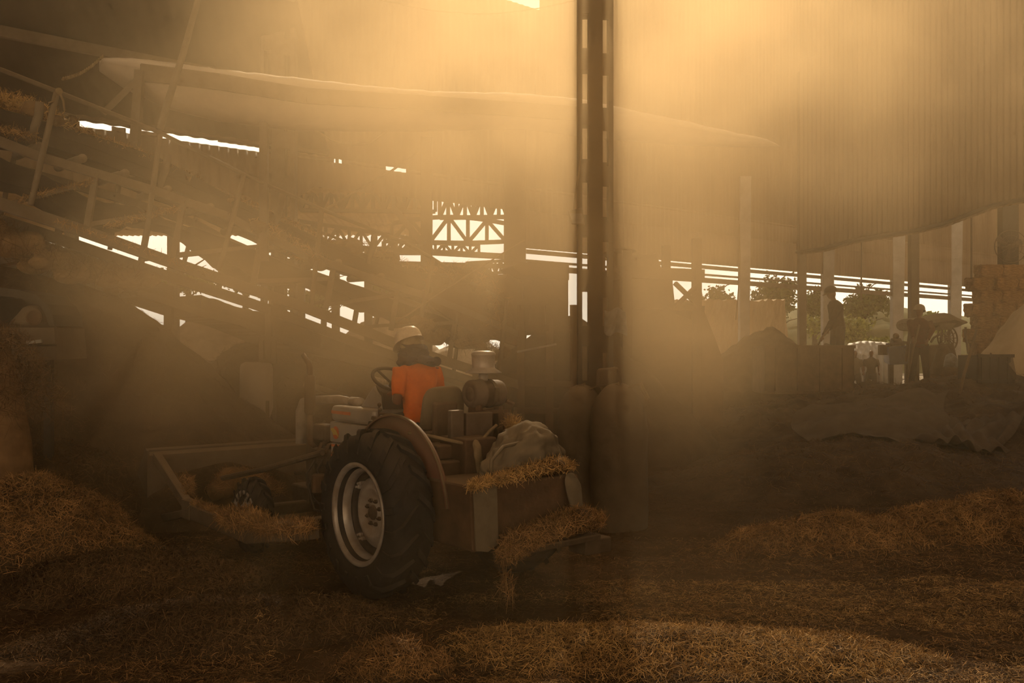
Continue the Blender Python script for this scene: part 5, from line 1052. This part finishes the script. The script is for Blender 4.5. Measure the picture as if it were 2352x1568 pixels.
heap_obj('front_row','straw_heap','loose golden straw ridge at the bottom edge right of centre','heap',M['heap'],15000,M['straw_gold'],.11,.0038)
heap_obj('right_row','straw_heap','rounded straw mound in the right middle ground, left of two','heap',M['heap'],9000,M['straw'],.14,.005)
heap_obj('right_row2','straw_heap','long straw mound reaching the right edge','heap',M['heap'],22000,M['straw'],.14,.005)
heap_obj('right_big','dust_heap','broad dust heap under the standing worker on the right','heap',M['heap'],12000,M['straw_dark'],.2,.007,res=200)
heap_obj('right_low','dust_heap','low dusty heap in front of the broad heap, right of the dark column','heap',M['heap'],5000,M['straw_dark'],.16,.006)
heap_obj('right_back','dust_heap','peaked mound of dust behind the dark steel bin','heap',M['heap'])
def litter(label,n,x0,x1,y0,y1,m,length,sw,thr,seed,name='straw_litter'):
    x=RNG.uniform(-1,1,n*4); y=RNG.uniform(y0**.5,y1**.5,n*4)**2; xx=np.where(x<0,x*abs(x0),x*x1)*(y/8.0)
    k=(fbm(xx*.9+seed,y*1.6+seed,3)+RNG.uniform(-.12,.12,len(y)))>thr; xx=xx[k][:n]; y=y[k][:n]; e=.05; z=ground_h(xx,y)
    N=np.stack([-(ground_h(xx+e,y)-z)/e,-(ground_h(xx,y+e)-z)/e,np.ones_like(xx)],1); N/=np.linalg.norm(N,axis=1,keepdims=True)
    P=np.stack([xx,y,z+RNG.uniform(.002,.014,len(xx))],1); o=strands(name,P,N,length,sw,m,None,lift=.13); return tag(o,label,'straw',None,'stuff')
litter('dark trampled straw scattered over the whole floor',90000,-5,5.2,5.4,17,M['straw_dark'],.10,.004,-.16,3)
litter('golden loose stalks scattered over the near floor',30000,-4.6,4.8,5.4,10.5,M['straw'],.085,.0033,.03,9)
litter('pale golden stalks lying in drifts on the near floor at right',22000,-2.2,4.8,5.4,8.6,M['straw_gold'],.075,.003,.05,21)
# ------------------------------------------------------------------ dust haze
HZ=dict(col=(.97,.735,.435),g=.62,lo=.004,hi=.125,puffs=[
 (-2.9,11.2,1.7,1.5,1.5,1.0,.20),(-2.55,8.6,2.25,1.25,1.0,.85,.50),(1.60,9.2,1.7,.50,1.2,1.15,.26),(-.9,11.5,4.6,2.6,2.6,2.0,.10),(3.0,12,5.6,2.6,3,1.8,.07),
 (.6,12.9,2.4,1.0,1.0,1.3,.22),(.3,7.2,.30,1.5,1.1,.45,.13),(-2.1,8.7,.30,.9,.8,.4,.16)])
def haze():
    m=bpy.data.materials.new('dust_in_air'); m.use_nodes=True; nt=m.node_tree; nt.nodes.clear(); N=nt.nodes; L=nt.links
    out=N.new('ShaderNodeOutputMaterial'); sc=N.new('ShaderNodeVolumeScatter'); sc.inputs['Color'].default_value=(*HZ['col'],1); sc.inputs['Anisotropy'].default_value=HZ['g']
    ab=N.new('ShaderNodeVolumeAbsorption'); ab.inputs['Color'].default_value=(*HZ['col'],1); ad=N.new('ShaderNodeAddShader'); L.new(sc.outputs[0],ad.inputs[0]); L.new(ab.outputs[0],ad.inputs[1]); L.new(ad.outputs[0],out.inputs['Volume'])
    at_=N.new('ShaderNodeAttribute'); at_.attribute_name='density'; L.new(at_.outputs['Fac'],sc.inputs['Density']); L.new(at_.outputs['Fac'],ab.inputs['Density'])
    ng=bpy.data.node_groups.new('dust_density','GeometryNodeTree'); ng.interface.new_socket('Geometry',in_out='OUTPUT',socket_type='NodeSocketGeometry'); N=ng.nodes; L=ng.links
    go=N.new('NodeGroupOutput'); vc=N.new('GeometryNodeVolumeCube'); sm_=N.new('GeometryNodeSetMaterial'); sm_.inputs['Material'].default_value=m
    vc.inputs['Min'].default_value=(-14.8,-2.5,-.1); vc.inputs['Max'].default_value=(14.4,32,12.7)
    vc.inputs['Resolution X'].default_value=110; vc.inputs['Resolution Y'].default_value=130; vc.inputs['Resolution Z'].default_value=64
    L.new(vc.outputs[0],sm_.inputs['Geometry']); L.new(sm_.outputs[0],go.inputs[0])
    pos=N.new('GeometryNodeInputPosition').outputs[0]
    def lk(n,i,v):
        if isinstance(v,(int,float)): n.inputs[i].default_value=v
        else: L.new(v,n.inputs[i])
    def math_(op,a,b=None,c=None,clamp=False):
        n=N.new('ShaderNodeMath'); n.operation=op; n.use_clamp=clamp
        for i,v in enumerate((a,b,c)):
            if v is not None: lk(n,i,v)
        return n.outputs[0]
    def ramp(v,a,b,c=0.0,d=1.0):
        n=N.new('ShaderNodeMapRange'); n.interpolation_type='SMOOTHSTEP'; lk(n,0,v)
        for i,x in enumerate((a,b,c,d)): n.inputs[1+i].default_value=x
        return n.outputs[0]
    vm=N.new('ShaderNodeVectorMath'); vm.operation='MULTIPLY'; vm.inputs[1].default_value=(.50,.50,.58); L.new(pos,vm.inputs[0])
    nz=N.new('ShaderNodeTexNoise'); nz.inputs['Scale'].default_value=1.0; nz.inputs['Detail'].default_value=5; nz.inputs['Roughness'].default_value=.62; nz.inputs['Distortion'].default_value=.9; L.new(vm.outputs[0],nz.inputs['Vector'])
    nf=nz.outputs[0]; tot=ramp(nf,.40,.61,HZ['lo'],HZ['hi'])
    sx=N.new('ShaderNodeSeparateXYZ'); L.new(pos,sx.inputs[0]); X,Y,Z=sx.outputs
    ye=math_('ADD',Y,math_('MULTIPLY',math_('MINIMUM',math_('SUBTRACT',Z,2.6),0.0),2.0))
    fy=math_('MULTIPLY',ramp(ye,4.0,7.4,.06,1.0),ramp(Y,10.8,14.5,1.0,.20)); fz=ramp(Z,.2,2.6,.16,1.0)
    fx=math_('MULTIPLY',ramp(X,-3.5,-.5,.14,1.0),ramp(X,1.3,3.3,1.0,.34)); tot=math_('MULTIPLY',math_('MULTIPLY',tot,fx),math_('MULTIPLY',fy,fz))
    n2=math_('MAXIMUM',math_('MULTIPLY_ADD',nf,4.0,-1.15),0.03)
    for (x,y,z,rx,ry,rz,dn) in HZ['puffs']:
        a=N.new('ShaderNodeVectorMath'); a.operation='SUBTRACT'; a.inputs[1].default_value=(x,y,z); L.new(pos,a.inputs[0])
        d=N.new('ShaderNodeVectorMath'); d.operation='DIVIDE'; d.inputs[1].default_value=(rx,ry,rz); L.new(a.outputs[0],d.inputs[0])
        ln=N.new('ShaderNodeVectorMath'); ln.operation='DOT_PRODUCT'; L.new(d.outputs[0],ln.inputs[0]); L.new(d.outputs[0],ln.inputs[1])
        e=math_('EXPONENT',math_('MULTIPLY',ln.outputs['Value'],-1.0)); tot=math_('ADD',tot,math_('MULTIPLY',math_('MULTIPLY',e,dn),n2))
    wall=math_('SUBTRACT',math_('MULTIPLY_ADD',X,.92,23.3),Y)      # the dust stays on the near side of the far wall
    tot=math_('MULTIPLY',tot,math_('MULTIPLY',wall,4.0,clamp=True)); L.new(tot,vc.inputs['Density']); return m,ng
b=MB(); b.box((-14.8,-2.5,-.1),(14.4,32,12.7)); hm,hg=haze(); hz=b.build('dust_haze',hm); tag(hz,'warm airborne dust filling the shed',None,None,'stuff')
md=hz.modifiers.new('dust','NODES'); md.node_group=hg
# ------------------------------------------------------------------ light, sky, camera
SUN=dict(e=4.2,el=34.0,px=1350)
sun=bpy.data.lights.new('sun','SUN'); sun.energy=SUN['e']; sun.angle=math.radians(.9); sun.color=(1,.79,.52)
so=bpy.data.objects.new('sun',sun); C.objects.link(so); el=math.radians(SUN['el']); az=math.atan((SUN['px']-1176)/F)
sd=V((math.sin(az)*math.cos(el),math.cos(az)*math.cos(el),math.sin(el))); so.rotation_euler=(-sd).to_track_quat('-Z','Y').to_euler()
Wd=bpy.data.worlds.new('sky'); bpy.context.scene.world=Wd; Wd.use_nodes=True; nt=Wd.node_tree; bg=nt.nodes['Background']
tc=nt.nodes.new('ShaderNodeTexCoord'); dt_=nt.nodes.new('ShaderNodeVectorMath'); dt_.operation='DOT_PRODUCT'; dt_.inputs[1].default_value=sd; nt.links.new(tc.outputs['Generated'],dt_.inputs[0])
cr=nt.nodes.new('ShaderNodeValToRGB'); cr.color_ramp.elements[0].position=.0; cr.color_ramp.elements[0].color=(1,.73,.47,1)
e=cr.color_ramp.elements.new(.35); e.color=(.34,.235,.14,1); e=cr.color_ramp.elements.new(.68); e.color=(.13,.085,.045,1); cr.color_ramp.elements[-1].position=.97; cr.color_ramp.elements[-1].color=(1,.88,.68,1)
mr=nt.nodes.new('ShaderNodeMapRange'); mr.inputs[1].default_value=-1; mr.inputs[2].default_value=1; nt.links.new(dt_.outputs['Value'],mr.inputs[0]); nt.links.new(mr.outputs[0],cr.inputs[0]); sp=nt.nodes.new('ShaderNodeSeparateXYZ'); nt.links.new(tc.outputs['Generated'],sp.inputs[0]); hr=nt.nodes.new('ShaderNodeMapRange'); nt.links.new(sp.outputs['Z'],hr.inputs[0])
for i,v in enumerate((.20,.42,1.0,.30)): hr.inputs[1+i].default_value=v    # bright low haze, dimmer higher sky
vm=nt.nodes.new('ShaderNodeVectorMath'); vm.operation='SCALE'; nt.links.new(cr.outputs[0],vm.inputs[0]); nt.links.new(hr.outputs[0],vm.inputs['Scale']); nt.links.new(vm.outputs[0],bg.inputs[0]); bg.inputs[1].default_value=2.15
cam=bpy.data.cameras.new('camera'); co=bpy.data.objects.new('camera',cam); C.objects.link(co); co.location=(0,0,CZ); co.rotation_euler=(PI/2,0,0); cam.lens=35; cam.sensor_width=36; cam.clip_end=500
s=bpy.context.scene; s.camera=co
s.view_settings.view_transform='Standard'; s.view_settings.look='None'; s.view_settings.exposure=0; s.view_settings.gamma=1; s.view_settings.use_curve_mapping=False
cy=s.cycles; cy.use_denoising=True; cy.max_bounces=4; cy.diffuse_bounces=1; cy.glossy_bounces=2; cy.volume_bounces=1; cy.volume_step_rate=3; cy.volume_max_steps=64; cy.sample_clamp_indirect=4; cy.use_adaptive_sampling=True; cy.adaptive_threshold=.10; cy.adaptive_min_samples=12
